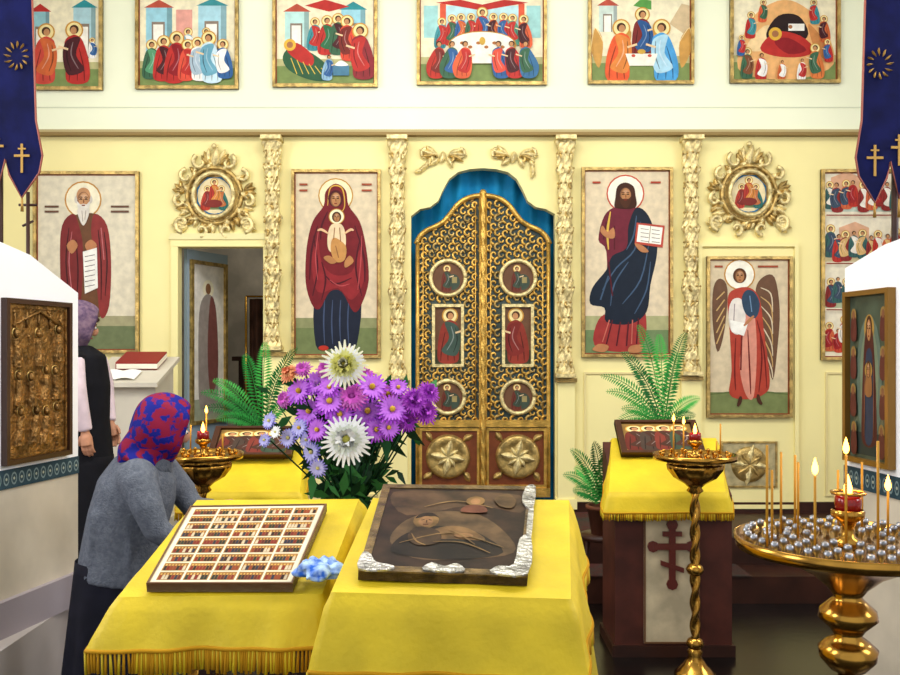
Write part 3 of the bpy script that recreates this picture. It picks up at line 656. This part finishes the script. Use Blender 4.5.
riz=mat('#b8b6b0',.35,.85,.5,30,.8,80,name='silver_riza')
mb=MB(); mb.plate([rc(0,0,100,100)],T,0,.02,mat('#2a1a10',.4)); frame(mb,T,0,0,100,100,5,mat('#6c5630',.4,.4,.5,25,.6),.0,.024)
p=Paint(mb,T,.021,.0002); p.poly('#2c1c12',rc(5,5,95,95)); p.s('#4a3624',[(8,10),(50,8),(90,12),(92,34),(60,26),(20,40)]); p.s('#54402a',[(14,70),(18,50),(30,38),(46,34),(66,38),(84,58),(90,78),(60,86),(30,86)])
p.s('#1c120c',[(16,80),(20,64),(34,54),(48,52),(66,58),(84,78),(60,86),(36,86)])
p.s('#6c5030',[(36,60),(46,52),(60,54),(72,66),(56,66),(44,66)]); p.e('#7a5c34',33,46,8,9); p.s('#24160e',[(26,44),(29,38),(36,37),(41,43),(38,41),(31,42)]); p.e('#8a6440',33,47,4.6,6)
p.l('#24160e',.8,[(30,46),(32,45.4)]); p.l('#24160e',.8,[(34.5,45.4),(36.5,46)]); p.l('#4a2c1a',.8,[(33.4,46),(33.6,49)]); p.l('#4a1a12',.9,[(31.5,51),(35,51)])
p.s('#3e2c1c',[(28,54),(24,66),(32,74),(44,70),(42,58)]); p.s('#8a6440',[(52,62),(60,60),(64,63),(56,65)])
for a in([(20,72),(50,60),(84,74)],[(30,30),(50,22),(74,30)],[(40,70),(58,70),(76,80)],[(26,62),(30,70),(36,74)],[(48,56),(56,62),(66,72)]): p.l('#7a5e38',1.1,a)
p.e('#7a5c34',62,22,6,6); p.e('#8a6440',62,22.5,3.2,4); p.s('#5c3424',[(57,28),(54,36),(70,36),(67,28)]); p.s('#5a442a',[(74,18),(82,12),(88,20),(86,30),(78,28)])
Paint.tex=.1;Paint.sc=16
for pts in ([(94,2),(100,2),(100,28),(96,30),(92,20)],[(93,66),(100,64),(100,99),(78,99),(82,93),(91,91)],[(38,99),(42,92),(50,95),(57,92),(62,99)],[(0,84),(5,86),(9,93),(20,96),(18,100),(0,100)],[(97,30),(100,30),(100,64),(97,62)]):
    mb.plate([cr(pts,3)],T,.024,.028,riz)
mb.done('old_icon_board')
mb=MB(); c,n=onp(CL,321,578,.026); bc=mat('#2260c8',.7,0,.3,45,h2='#bcd8f4',name='blue_print_cloth')
def fn(u,v):
    t=u*2*math.pi;ph=v*math.pi; q=V((math.sin(ph)*math.cos(t)*.056,math.sin(ph)*math.sin(t)*.062,(-math.cos(ph))*.019)); k=1+.5*noise.noise(q*34+V((3,1,2)))
    zz=q.z*k+(.014*noise.noise(q*60) if q.z>0 else 0)
    q=V((q.x*k,q.y*k,max(-.012,zz))); return c+q+V((0,.01,.016))
mb.surf(fn,64,32,bc,wu=True); mb.done('folded_blue_cloth')
def rear(C,name):
    mb=MB(); drape(mb,C,.10,.02,yel,.04,amp=.008,k=18); 
    x0=min(c.x for c in C)+.035;x1=max(c.x for c in C)-.035
    y0=C[0].y+.02;y1=C[2].y-.02; zf=C[0].z-.02; zb=C[2].z-.02
    mb.hexa([V((x0,y0,.0)),V((x1,y0,.0)),V((x1,y1,.0)),V((x0,y1,.0))],[V((x0,y0,zf)),V((x1,y0,zf)),V((x1,y1,zb)),V((x0,y1,zb))],maroon)
    mb.bb((x0-.015,y0-.015,0),(x1+.015,y1+.015,.06),wood)
    xc=(x0+x1)/2-.01; Tb=lambda u,v,w: V((u,y0-w,v))
    mb.plate([rc(xc-.145,.07,xc+.145,zf-.06)],Tb,0,.006,mat('#c4b594',.5,0,.2,8)); frame(mb,Tb,xc-.145,.07,xc+.145,zf-.06,.008,mat('#6a4a30',.5),.004,.01)
    cm=mat('#5a1c10',.4)
    zc=.53
    for i,(a,b,c2,d) in enumerate(((-.017,-.15,.017,.16),(-.1,.03,.1,.062),(-.05,.1,.05,.125))): mb.plate([rc(xc+a,zc+b,xc+c2,zc+d)],Tb,.006,.02+i*.0006,cm)
    mb.plate([[(xc-.06,zc-.05),(xc+.06,zc-.09),(xc+.06,zc-.065),(xc-.06,zc-.025)]],Tb,.006,.0218,cm)
    for a,b in((-.1,.046),(.1,.046),(0,.16),(0,-.15)): mb.plate([[(xc+a+.03*math.cos(t*math.pi/4),zc+b+.03*math.sin(t*math.pi/4)) for t in range(8)]],Tb,.006,.019,cm)
    mb.done(name)
rear([P(609,492,4.68),P(726,492,4.68),P(716,438,5.1),P(612,438,5.1)],'cross_lectern')
rear([P(183,492,4.68),P(300,492,4.68),P(304,450,5.1),P(196,450,5.1)],'cross_lectern')
def upr(x0,x1,yt,yb,d,name='framed_icon'):
    mb=MB(); a=P(x0,yb,d);b=P(x1,yb,d); h=(yb-yt)*d/F; Nn=V((0,-.6,.8)).normalized(); up=V((0,.8,.6)).normalized()
    T=lambda u,v,w: a+(b-a)*(u/100)+up*(h*(100-v)/100/.75)+Nn*w
    mb.plate([rc(0,0,100,100)],T,0,.02,wood); frame(mb,T,0,0,100,100,7,mat('#4a2814',.35,.3),0,.035); p=Paint(mb,T,.021); p.r('#8a6a34',8,8,92,92); p.r('#6a4c28',12,70,88,90)
    for x,c in((22,'#6a2a20'),(40,'#4a3a30'),(58,'#7a3428'),(76,'#3c4a38')): p.fig(x,88,74,c,'#4a2c20')
    for x in(a.x+.05,b.x-.05): mb.tube([V((x,a.y+.02,a.z)),V((x,a.y+.24,a.z+.02))],.006,wood)
    mb.done(name)
upr(621,705,420,457,4.93)
upr(208,292,427,459,4.95)
# ---------- candle stands ----------
flame=mat('#ffb040',.5,emit=14,name='candle_flame'); wax=mat('#b8862a',.5,name='beeswax'); redg=mat('#7a100c',.12,emit=.15,name='red_glass')
def flm(mb,c,s=1.):
    mb.lathe([(0,0),(.004*s,.003*s),(.0065*s,.010*s),(.0055*s,.018*s),(.002*s,.03*s),(0,.036*s)],c,flame,10)
def stand(x,y,zt,R,candles,cups,big=False,rim=True):
    mb=MB(); c=V((x,y,0))
    mb.lathe([(0,.0),(R*.5,0),(R*.5,.015),(R*.42,.03),(R*.36,.045),(R*.28,.06),(R*.24,.075),(.03,.1),(.04,.12),(.022,.14)],c,brass,32)
    zs=.14;ze=zt-(.30 if big else .17)
    mb.surf(lambda u,v:c+V(((r:=.021*(1+.28*math.cos(2*(u*2*math.pi)-v*(ze-zs)*55)))*math.cos(u*2*math.pi),r*math.sin(u*2*math.pi),zs+v*(ze-zs))),16,120,brass,wu=True)
    for z in(zs+.02,(zs+ze)/2): mb.lathe([(.02,-.03),(.035,-.02),(.045,0),(.035,.02),(.02,.03)],c+V((0,0,z)),brass,20)
    fl=lambda t,z:1+.05*math.cos(12*t)
    if big:
        mb.lathe([(.02,-.30),(.04,-.29),(.062,-.265),(.066,-.24),(.05,-.225),(.03,-.21),(.04,-.195),(.066,-.17),(.062,-.15),(.04,-.13),(.03,-.12),(.045,-.10),(.08,-.07),(.13,-.045),(.18,-.028),(R*.93,-.014)],c+V((0,0,zt)),brass,40)
    else:
        mb.lathe([(.022,-.18),(.04,-.165),(.03,-.15),(.05,-.13),(.1,-.1),(.13,-.06),(.135,-.035),(.1,-.02),(R*.95,-.01)],c+V((0,0,zt)),brass,36,mod=fl)
    mb.lathe([(0,-.004),(R*.9,-.004),(R*.97,.004),(R,.016),(R*1.02,.016),(R,-.012),(R*.9,-.016)],c+V((0,0,zt)),brass,48)
    for rr,n in cups:
        for k in range(n):
            a=2*math.pi*(k+.3)/n; q=c+V((rr*R*math.cos(a),rr*R*math.sin(a),zt))
            mb.lathe([(.004,-.004),(.005,.008),(.009,.012),(.0095,.02),(.008,.026),(.005,.028),(.004,.02)],q,silver if big else brass,10)
    q=c+V((0,0,zt)); mb.lathe([(.03,0),(.035,.01),(.016,.02),(.012,.04),(.02,.055),(.036,.065),(.038,.08),(.034,.083)],q,brass,20)
    mb.lathe([(.018,.07),(.028,.078),(.03,.1),(.028,.118),(.026,.118),(.027,.1),(.0,.09)],q,redg,18)
    if big: mb.tube([q+V((.037*math.cos(t*.6283),.037*math.sin(t*.6283),.122)) for t in range(11)],.004,brass,6)
    flm(mb,q+V((0,0,.112)),1.5)
    for dx,dy,h,lit in candles:
        q=c+V((dx,dy,zt+.01)); mb.tube([q,q+V((0,0,h))],.003 if big else .004,wax,8)
        if lit: flm(mb,q+V((0,0,h+.002)),1.1)
    mb.done('candle_stand')
    li=bpy.data.lights.new('candle_glow','POINT'); li.energy=1.2; li.color=(1,.6,.25); li.shadow_soft_size=.03
    o=bpy.data.objects.new('candle_glow',li); o.location=(x,y-.02,zt+.24); bpy.context.scene.collection.objects.link(o)
q=P(695,457,4.42); stand(q.x,4.42,q.z,.2,[(-.1,.02,.16,True),(.1,-.02,.07,False),(.14,.05,.15,False),(-.03,.1,.14,True)],[(.82,16),(.5,8)])
q=P(203,456,4.35); stand(q.x,4.35,q.z,.19,[(-.06,0,.14,False),(.1,-.02,.1,False),(.0,.06,.19,True)],[(.82,16),(.5,8)])
q=P(848,545,2.1); xc=q.x
cs=[(767,445,-.06,0),(781,452,.08,0),(798,462,.03,0),(815,476,-.13,1),(838,470,.12,0),(846,455,-.05,1),(862,462,.14,0),(878,441,-.1,0),(888,492,.02,1),(772,470,-.02,0),(795,455,.15,0)]
cl=[]
for px,py,dy,lit in cs:
    d=2.1+dy; w=P(px,py,d); cl.append((w.x-xc,dy,w.z-q.z-.01,bool(lit)))
stand(xc,2.1,q.z,.25,cl,[(.9,34),(.72,26),(.54,18),(.36,10)],big=True)
# ---------- plants ----------
gr=[mat('#1f7a2c',.6),mat('#3a9a3c',.6),mat('#155a22',.6)]
def fern(bpx,d,tips,seed,name='potted_fern'):
    rnd=random.Random(seed); mb=MB(); b=P(bpx[0],bpx[1],d)
    for i,(tx,ty) in enumerate(tips):
        dy=rnd.uniform(-.16,.16); tip=P(tx,ty,d)+V((0,dy,0)); L_=(tip-b).length
        ctl=b.lerp(tip,.45)+V((0,0,L_*.34)); pts=[]
        for k in range(15):
            t=k/14; pts.append(b*(1-t)**2+ctl*2*t*(1-t)+tip*t*t)
        m=gr[i%3]; mb.tube(pts,[.0025]*14+[.001],m,4); n=int(14+L_*30)
        for k in range(2,n):
            t=k/n; j=t*14; i0=int(j); p0=pts[i0].lerp(pts[min(14,i0+1)],j-i0); tg=(pts[min(14,i0+1)]-pts[i0]).normalized()
            sd=tg.cross(V((0,-.8,.6))); 
            if sd.length<.1: sd=V((1,0,0))
            sd.normalize(); ll=.056*math.sin(math.pi*min(1,t*.83+.14))**.8+.004
            for s in(-1,1):
                e=p0+(sd*s+tg*.4).normalized()*ll-V((0,0,.12*ll)); mid=(p0+e)/2; w=tg*ll*.12
                mb.add([p0,mid+w+V((0,0,.003)),e,mid-w+V((0,0,.003))],[(0,1,2,3)],m)
    terra=mat('#6a3c28',.7)
    mb.lathe([(0,-.17),(.075,-.17),(.1,-.02),(.11,-.02),(.11,.0),(.09,.0),(.085,-.03),(0,-.03)],b,terra,20)
    zt=b.z-.17; mb.lathe([(0,zt-.03),(.14,zt-.03),(.14,zt),(0,zt)],(b.x,b.y,0),wood,20)
    for k in range(3):
        a=k*2.094+.5; mb.tube([(b.x+.1*math.cos(a),b.y+.1*math.sin(a),zt-.03),(b.x+.14*math.cos(a),b.y+.14*math.sin(a),0)],.014,wood)
    mb.done(name)
fern((262,432),5.42,[(204,392),(212,380),(228,404),(243,354),(264,342),(302,348),(222,418),(298,398),(206,408),(286,366),(312,384),(236,425)],3)
fern((664,428),5.42,[(601,376),(608,392),(624,352),(643,324),(662,334),(692,332),(612,420),(700,398),(636,366),(680,352),(625,410),(690,415)],5)
fern((604,505),5.36,[(568,448),(578,470),(590,440),(574,492),(600,452),(612,448),(566,478)],8)
# bouquet
E=empty('flower_bouquet_in_vase'); mb=MB(); rnd=random.Random(11)
vb=P(352,520,2.98)
mb.lathe([(0,.0),(.05,0),(.055,.02),(.075,.1),(.07,.18),(.045,.24),(.05,.28),(.046,.28),(.04,.24),(.06,.16),(0,.03)],(vb.x,vb.y,.78),mat('#3c5a6a',.2),24); mb.done('vase',E)
mb=MB(); leafm=[mat('#20502a',.5),mat('#143820',.5),mat('#34743a',.5)]
neck=V((vb.x,vb.y,1.05))
def flower(c,nrm,R,cols,disc,n,layers):
    c=V(c); nrm=V(nrm).normalized(); a=nrm.orthogonal().normalized(); b=nrm.cross(a)
    for L_ in range(layers):
        rr=R*(1-.2*L_); lift=.12+.33*L_; off=rnd.random()
        m=mat(cols[L_%len(cols)],.6)
        for k in range(n):
            t=2*math.pi*(k+off)/n; d=a*math.cos(t)+b*math.sin(t); sd=nrm.cross(d); r2=rr*rnd.uniform(.85,1.1); w=R*2.5/n
            p0=c+d*R*.1; p1=c+d*r2*.55+nrm*(R*lift*.7); p2=c+d*r2+nrm*(R*lift*rnd.uniform(.3,.7))
            mb.add([p0,p1+sd*w,p2+sd*w*.35,p2-sd*w*.35,p1-sd*w],[(0,1,2,3,4)],m)
    mb.sph(c+nrm*R*.22,(R*.18,R*.18,R*.18),mat(disc,.7),8,6)
    back=c-nrm*.03
    mb.tube([c,back,back.lerp(neck,.5)+V((0,.03,-.01)),neck],.003,leafm[1],5)
pu=['#b24adc','#c872ea','#9a34c6'];mg=['#bc48b0','#d070c4'];wh=['#f2f2ee','#ffffff','#e6ecdc']; lv=['#9a94e6','#c0bcf4']
fl=[(345,366,.072,['#fbf8d8','#ffffff','#f2f0a0','#f0ec80'],'#f0e060',28,5),(347,440,.076,wh,'#d8d060',28,4),(318,384,.05,pu,'#a86ac0',22,2),(300,392,.048,pu,'#c8a030',22,2),(372,388,.052,pu,'#c8a030',22,2),(352,398,.05,mg,'#a850a0',22,3),(330,402,.052,pu,'#d8b040',22,2),(310,412,.05,pu,'#d8b040',22,2),(340,415,.05,pu,'#d8b040',22,2),(368,412,.055,pu,'#e0b040',24,2),(392,410,.052,pu,'#d8b040',22,2),(388,395,.04,mg,'#c8a030',20,2),(413,402,.05,['#a232c0','#bc52d4'],'#9030a0',26,4),(428,393,.04,['#a232c0','#bc52d4'],'#9030a0',26,4),(424,412,.046,['#962cb0','#b244c8'],'#9030a0',24,4),(407,422,.038,['#a232c0','#bc52d4'],'#9030a0',22,3),(290,374,.036,['#f4a46c','#e08058'],'#c87850',18,4),(303,370,.032,mg,'#a85090',18,3),(326,370,.036,mg,'#a85090',18,3),(270,421,.03,lv,'#d8d080',18,2),(289,438,.034,lv,'#d8d080',18,2),(265,440,.024,lv,'#d8d080',16,2),(312,452,.036,lv,'#d8d080',18,2),(318,468,.03,lv,'#d8d080',18,2),(376,430,.044,pu,'#d8b040',22,2),(388,428,.04,pu,'#d8b040',22,2),(318,430,.04,pu,'#d8b040',22,2),(300,428,.032,lv,'#d8b040',18,2),(364,376,.034,mg,'#c8a030',20,3),(285,400,.034,mg,'#a85090',20,3),(398,388,.034,pu,'#d8b040',20,2),(330,388,.038,pu,'#d8b040',20,2),(307,440,.028,lv,'#d8d080',18,2),(276,432,.022,wh,'#d8d080',14,2)]
for i,(px,py,R,c,dc,n,l) in enumerate(fl):
    d=(2.78 if i<2 else 2.84+rnd.uniform(-.04,.06))+ (abs(px-350)/900); q=P(px,py,d); nr=V(((px-350)/120+rnd.uniform(-.2,.2),-1,max(.05,(440-py)/120+.2)))
    if i<2: nr=V((0,-1,.2))
    flower(q,nr,R*1.04,c,dc,n,l)
for i in range(420):
    py=rnd.uniform(385,500); sp=38 if py<440 else 30-(py-440)*.22
    px=rnd.gauss(350,sp*.85)
    d=2.95+rnd.uniform(-.03,.12); q=P(px,py,d); dr=V((rnd.uniform(-1,1),rnd.uniform(-.5,.3),rnd.uniform(-.7,1))).normalized(); sd=dr.cross(V((0,1,.2))).normalized(); L_=rnd.uniform(.05,.10); w=L_*.17
    mb.add([q,q+dr*L_*.4+sd*w,q+dr*L_-V((0,0,.01)),q+dr*L_*.4-sd*w],[(0,1,2,3)],leafm[i%3])
    if i%6==0: mb.tube([q,neck],.002,leafm[i%3],4)
mb.done('flowers',E)
mb=MB(); mb.lathe([(0,.75),(.16,.75),(.16,.78),(0,.78)],(vb.x,vb.y,0),wood,24); mb.lathe([(.15,0),(.15,.02),(.03,.05),(.02,.3),(.03,.7),(.1,.75)],(vb.x,vb.y,0),wood,20); mb.done('plant_stand')
# ---------- choir desk with book ----------
mb=MB(); dx0,dx1=P(97,0,6.2).x,P(160,0,6.2).x; dk=mat('#cfc7b4',.6,0,.06,4)
mb.hexa([V((dx0,6.1,.34)),V((dx1,6.1,.34)),V((dx1,6.5,.34)),V((dx0,6.5,.34))],[V((dx0,6.1,1.36)),V((dx1,6.1,1.36)),V((dx1,6.5,1.5)),V((dx0,6.5,1.5))],dk)
mb.hexa([V((dx0-.03,6.05,1.35)),V((dx1+.03,6.05,1.35)),V((dx1+.03,6.55,1.52)),V((dx0-.03,6.55,1.52))],[V((dx0-.03,6.05,1.38)),V((dx1+.03,6.05,1.38)),V((dx1+.03,6.55,1.55)),V((dx0-.03,6.55,1.55))],dk)
mb.bb((dx0-.03,6.06,.34),(dx1+.03,6.54,.42),dk); mb.done('choir_lectern')
mb=MB(); bx=(dx0+dx1)/2
sl=.34
def bk(x,y,z): return V((bx+x,6.3+y,1.47+y*sl+z))
mb.hexa([bk(-.12,-.02,0),bk(.17,-.02,0),bk(.17,.2,0),bk(-.12,.2,0)],[bk(-.12,-.02,.05),bk(.17,-.02,.05),bk(.17,.2,.05),bk(-.12,.2,.05)],mat('#8a2420',.5))
mb.hexa([bk(-.11,-.03,.01),bk(.175,-.03,.01),bk(.175,.19,.01),bk(-.11,.19,.01)],[bk(-.11,-.03,.04),bk(.175,-.03,.04),bk(.175,.19,.04),bk(-.11,.19,.04)],mat('#efe6d0',.7))
for s in(-1,1): mb.surf(lambda u,v: bk(-.05+s*u*.13,-.22+v*.16,.006+.012*math.sin(u*math.pi)),6,2,mat('#f4f2ec',.7))
mb.done('prayer_book')
# ---------- people ----------
skin=mat('#c08a6c',.55)
def head(E,c,f,R,scarfm,tilt=0.,hair=None):
    c=V(c); f=V(f).normalized(); up=V((0,0,1)); up=(up-f*up.dot(f)).normalized(); sd=f.cross(up)
    M=Matrix((f,sd,up)).transposed()
    L_=lambda x,y,z: c+M@V((x,y,z))
    mb=MB(); mb.sph(c,(R*.92,R*.74,R*1.1),skin,20,14,R=M); mb.sph(L_(R*.35,0,-R*.62),(R*.5,R*.45,R*.42),skin,14,10,R=M)
    mb.sph(L_(R*.95,0,-R*.15),(R*.2,R*.13,R*.26),skin,10,8,R=M); mb.tube([L_(0,0,-R*.6),L_(-R*.15,0,-R*1.6)],[R*.5,R*.55],skin,12)
    for s in(-1,1): mb.sph(L_(R*.0,s*R*.76,-R*.1),(R*.18,R*.08,R*.26),skin,8,6,R=M)
    mb.done('head',E,remesh=.006,smooth=3)
    mb=MB()
    for s in(-1,1):
        mb.sph(L_(R*.84,s*R*.3,R*.02),(R*.06,R*.12,R*.08),mat('#f0ece6',.3),8,6,R=M); mb.sph(L_(R*.9,s*R*.3,R*.02),R*.05,mat('#2a2018',.3),8,6)
        mb.tube([L_(R*.86,s*R*.15,R*.2),L_(R*.86,s*R*.3,R*.24),L_(R*.78,s*R*.45,R*.18)],R*.03,mat('#5a4a40',.7),5)
    mb.tube([L_(R*.84,-R*.2,-R*.58),L_(R*.9,0,-R*.56),L_(R*.84,R*.2,-R*.58)],R*.05,mat('#8a4038',.5),6)
    mb.done('face_features',E)
    mb=MB()
    def fn(u,v):
        t=u*2*math.pi; ph=v*math.pi*.72
        x=-math.cos(ph)*R*1.12; rr=math.sin(ph)**.7*R*1.02*(1+.05*math.sin(7*t+v*5)*v)
        return L_(x-R*.02,rr*math.cos(t)*.92,rr*math.sin(t)*1.22+(-.12*R if math.sin(t)<0 else .02*R))
    mb.surf(fn,36,18,scarfm,wu=True)
    mb.done('scarf_cap',E,solid=.006)
    mb=MB(); mb.tube([L_(-R*.1,0,-R*.7),L_(-R*.3,0,-R*1.2),L_(-R*.55,0,-R*1.75)],[R*.8,R*.72,R*.9],scarfm,16); mb.tube([L_(-R*.6,0,-R*.5),L_(-R*.95,0,-R*1.3),L_(-R*1.1,0,-R*1.9)],[R*.6,R*.5,R*.12],scarfm,12); mb.tube([L_(R*.25,0,-R*1.0),L_(R*.3,0,-R*1.3)],[R*.25,R*.14],scarfm,8)
    mb.done('scarf_drape',E,remesh=.01,smooth=4)
def hand(E,w,d,side,s=1.):
    w=V(w); d=V(d).normalized(); n=V(side).normalized(); n=(n-d*n.dot(d)).normalized(); k=d.cross(n)
    mb=MB(); mb.tube([w-d*.03,w,w+d*.03*s,w+d*.075*s],[.024,.024,.034,.034],skin,12,flat=None)
    for i,(o,l) in enumerate(((-.027,.062),(-.009,.072),(.009,.068),(.026,.052))):
        a=w+d*.07*s+k*o; mb.tube([a,a+d*l*.45,a+d*l*.8+n*l*.25,a+d*l*.95+n*l*.5],[.0095,.009,.0085,.007],skin,8)
    a=w+d*.02-k*.028; mb.tube([a,a+d*.03-k*.018+n*.01,a+d*.055-k*.022+n*.022],[.012,.0105,.008],skin,8)
    mb.done('hand',E,remesh=.004,smooth=2)
E=empty('bending_woman'); jk=mat('#5e636e',.9,0,.1,60,.6,140,h2='#70757f',name='grey_wool'); D=3.8
Q=lambda px,py,dy=0: P(px,py,D)+V((0,dy,0))
mb=MB()
mb.tube([Q(152,456),Q(146,468),Q(137,490),Q(128,520),Q(122,550),Q(119,578)],[.07,.135,.165,.165,.165,.175],jk,20)
for s in(-1,1): mb.sph(Q(148,474,s*.13),(.085,.08,.085),jk)
mb.tube([Q(150,474,-.15),Q(163,500,-.19),Q(172,522,-.19),Q(186,532,-.17)],[.075,.064,.055,.045],jk,14)
mb.tube([Q(150,474,.15),Q(170,500,.19),Q(182,516,.18),Q(206,515,.14)],[.075,.062,.054,.045],jk,14)
for k in range(5):
    a=Q(104+k*9,505+k*3,-.145); mb.tube([a,a+V((.01,.0,-.12)),a+V((-.01,.01,-.28))],[.01,.018,.012],jk,8)
mb.done('jacket',E,remesh=.012,smooth=6)
mb=MB(); mb.tube([Q(154,450),Q(149,466)],[.085,.1],jk,16); mb.done('collar',E,remesh=.01,smooth=4)
dk2=mat('#191924',.9,0,.2,10)
mb=MB()
sk=lambda u,v: V((Q(118,0).x+(.165+.03*v+.012*v*math.sin(9*u*6.283))*math.cos(u*6.283)-.02*v,D+(.155+.03*v+.012*v*math.sin(9*u*6.283))*math.sin(u*6.283),.72-v*.52))
mb.surf(sk,54,12,dk2,wu=True); mb.done('skirt',E,solid=.006)
mb=MB()
for s in(-1,1):
    x=Q(112,0).x; mb.tube([(x,D+s*.09,.6),(x-.01,D+s*.09,.35),(x-.01,D+s*.09,.07)],[.075,.055,.04],dk2,12)
    mb.sph((x+.05,D+s*.09,.045),(.12,.045,.045),mat('#15100e',.4),14,8); 
mb.done('legs_and_shoes',E,remesh=.012,smooth=2)
head(E,Q(163,427),(1,.55,-.35),.108,mat('#141c84',.7,0,0,26,h2='#8a1438',name='patterned_scarf',p0=.47,p1=.53))
hand(E,Q(188,533,-.165),(.9,.1,-.3),(0,.3,-1)); hand(E,Q(208,514,.135),(.9,0,.1),(0,.3,-1))
E=empty('standing_woman'); D=5.3; bk_=mat('#101016',.85,0,.2,12); sh=mat('#dcc8d0',.8,0,.1,15)
mb=MB(); mb.tube([Q(80,346),Q(81,356),Q(81,385),Q(82,420),Q(83,455),Q(83,475)],[.06,.14,.165,.155,.17,.175],bk_,20); 
for s in(-1,1): mb.sph(Q(81,360,s*.12),(.08,.09,.07),bk_)
mb.done('vest',E,remesh=.012,smooth=6)
mb=MB()
mb.tube([Q(84,360,-.17),Q(90,385,-.21),Q(93,402,-.2),Q(97,428,-.17)],[.07,.06,.052,.04],sh,14)
mb.tube([Q(84,360,.17),Q(90,385,.21),Q(93,402,.2),Q(100,424,.15)],[.07,.06,.052,.04],sh,14)
mb.done('sleeves',E,remesh=.01,smooth=4)
mb=MB(); cx=Q(83,0).x
mb.surf(lambda u,v: V((cx+(.165+.06*v+.012*v*math.sin(8*u*6.283))*math.cos(u*6.283),D+(.16+.06*v)*math.sin(u*6.283),.98-v*.58)),54,12,bk_,wu=True); mb.done('skirt',E,solid=.006)
mb=MB()
for s in(-1,1): mb.tube([(cx,D+s*.08,.8),(cx,D+s*.08,.4)],[.07,.04],dk2,12); mb.sph((cx+.05,D+s*.08,.385),(.12,.045,.042),mat('#15100e',.4),14,8)
mb.done('legs_and_shoes',E,remesh=.012,smooth=2)
head(E,Q(79,324),(.8,.5,-.3),.105,mat('#54405e',.8,0,0,30,h2='#8a7080'))
hand(E,Q(97,430,-.17),(.15,0,-1),(0,1,0)); hand(E,Q(101,426,.15),(.3,0,-1),(0,-.4,-.2))
# ---------- camera & lights ----------
cam=bpy.data.cameras.new('camera'); cam.sensor_width=36; cam.lens=36; cam.shift_y=(H-337.5)/900; cam.clip_start=.05
co=bpy.data.objects.new('camera',cam); co.location=(0,0,CZ); co.rotation_euler=(math.pi/2,0,0); bpy.context.scene.collection.objects.link(co); bpy.context.scene.camera=co
def area(name,loc,rot,sx,sy,e,col=(1,1,1)):
    l=bpy.data.lights.new(name,'AREA'); l.shape='RECTANGLE'; l.size=sx; l.size_y=sy; l.energy=e; l.color=col
    o=bpy.data.objects.new(name,l); o.location=loc; o.rotation_euler=rot; bpy.context.scene.collection.objects.link(o)
for y in(1.15,3.95):
    area('window_light_left',(-3.8,y,3.2),(0,-math.radians(70),0),2,1.1,74,(.97,.98,1))
    area('window_light_right',(3.8,y,3.2),(0,math.radians(70),0),2,1.1,60,(.97,.98,1))
area('overhead_fill',(0,3.8,4.9),(math.radians(22),0,0),3.5,2.0,225,(1,.98,.92))  # added big soft light near the ceiling for brightness, not a room lamp
area('altar_fill',(-1.5,8.0,4.6),(0,0,0),1,1,16,(1,.97,.95))  # added weak fill to light the altar room, no lamp stands there
w=bpy.data.worlds.new('world'); bpy.context.scene.world=w; w.use_nodes=True
bg=w.node_tree.nodes['Background']; bg.inputs['Color'].default_value=(.94,.97,1,1); bg.inputs['Strength'].default_value=.9
vs=bpy.context.scene.view_settings; vs.view_transform='Standard'; vs.look='None'
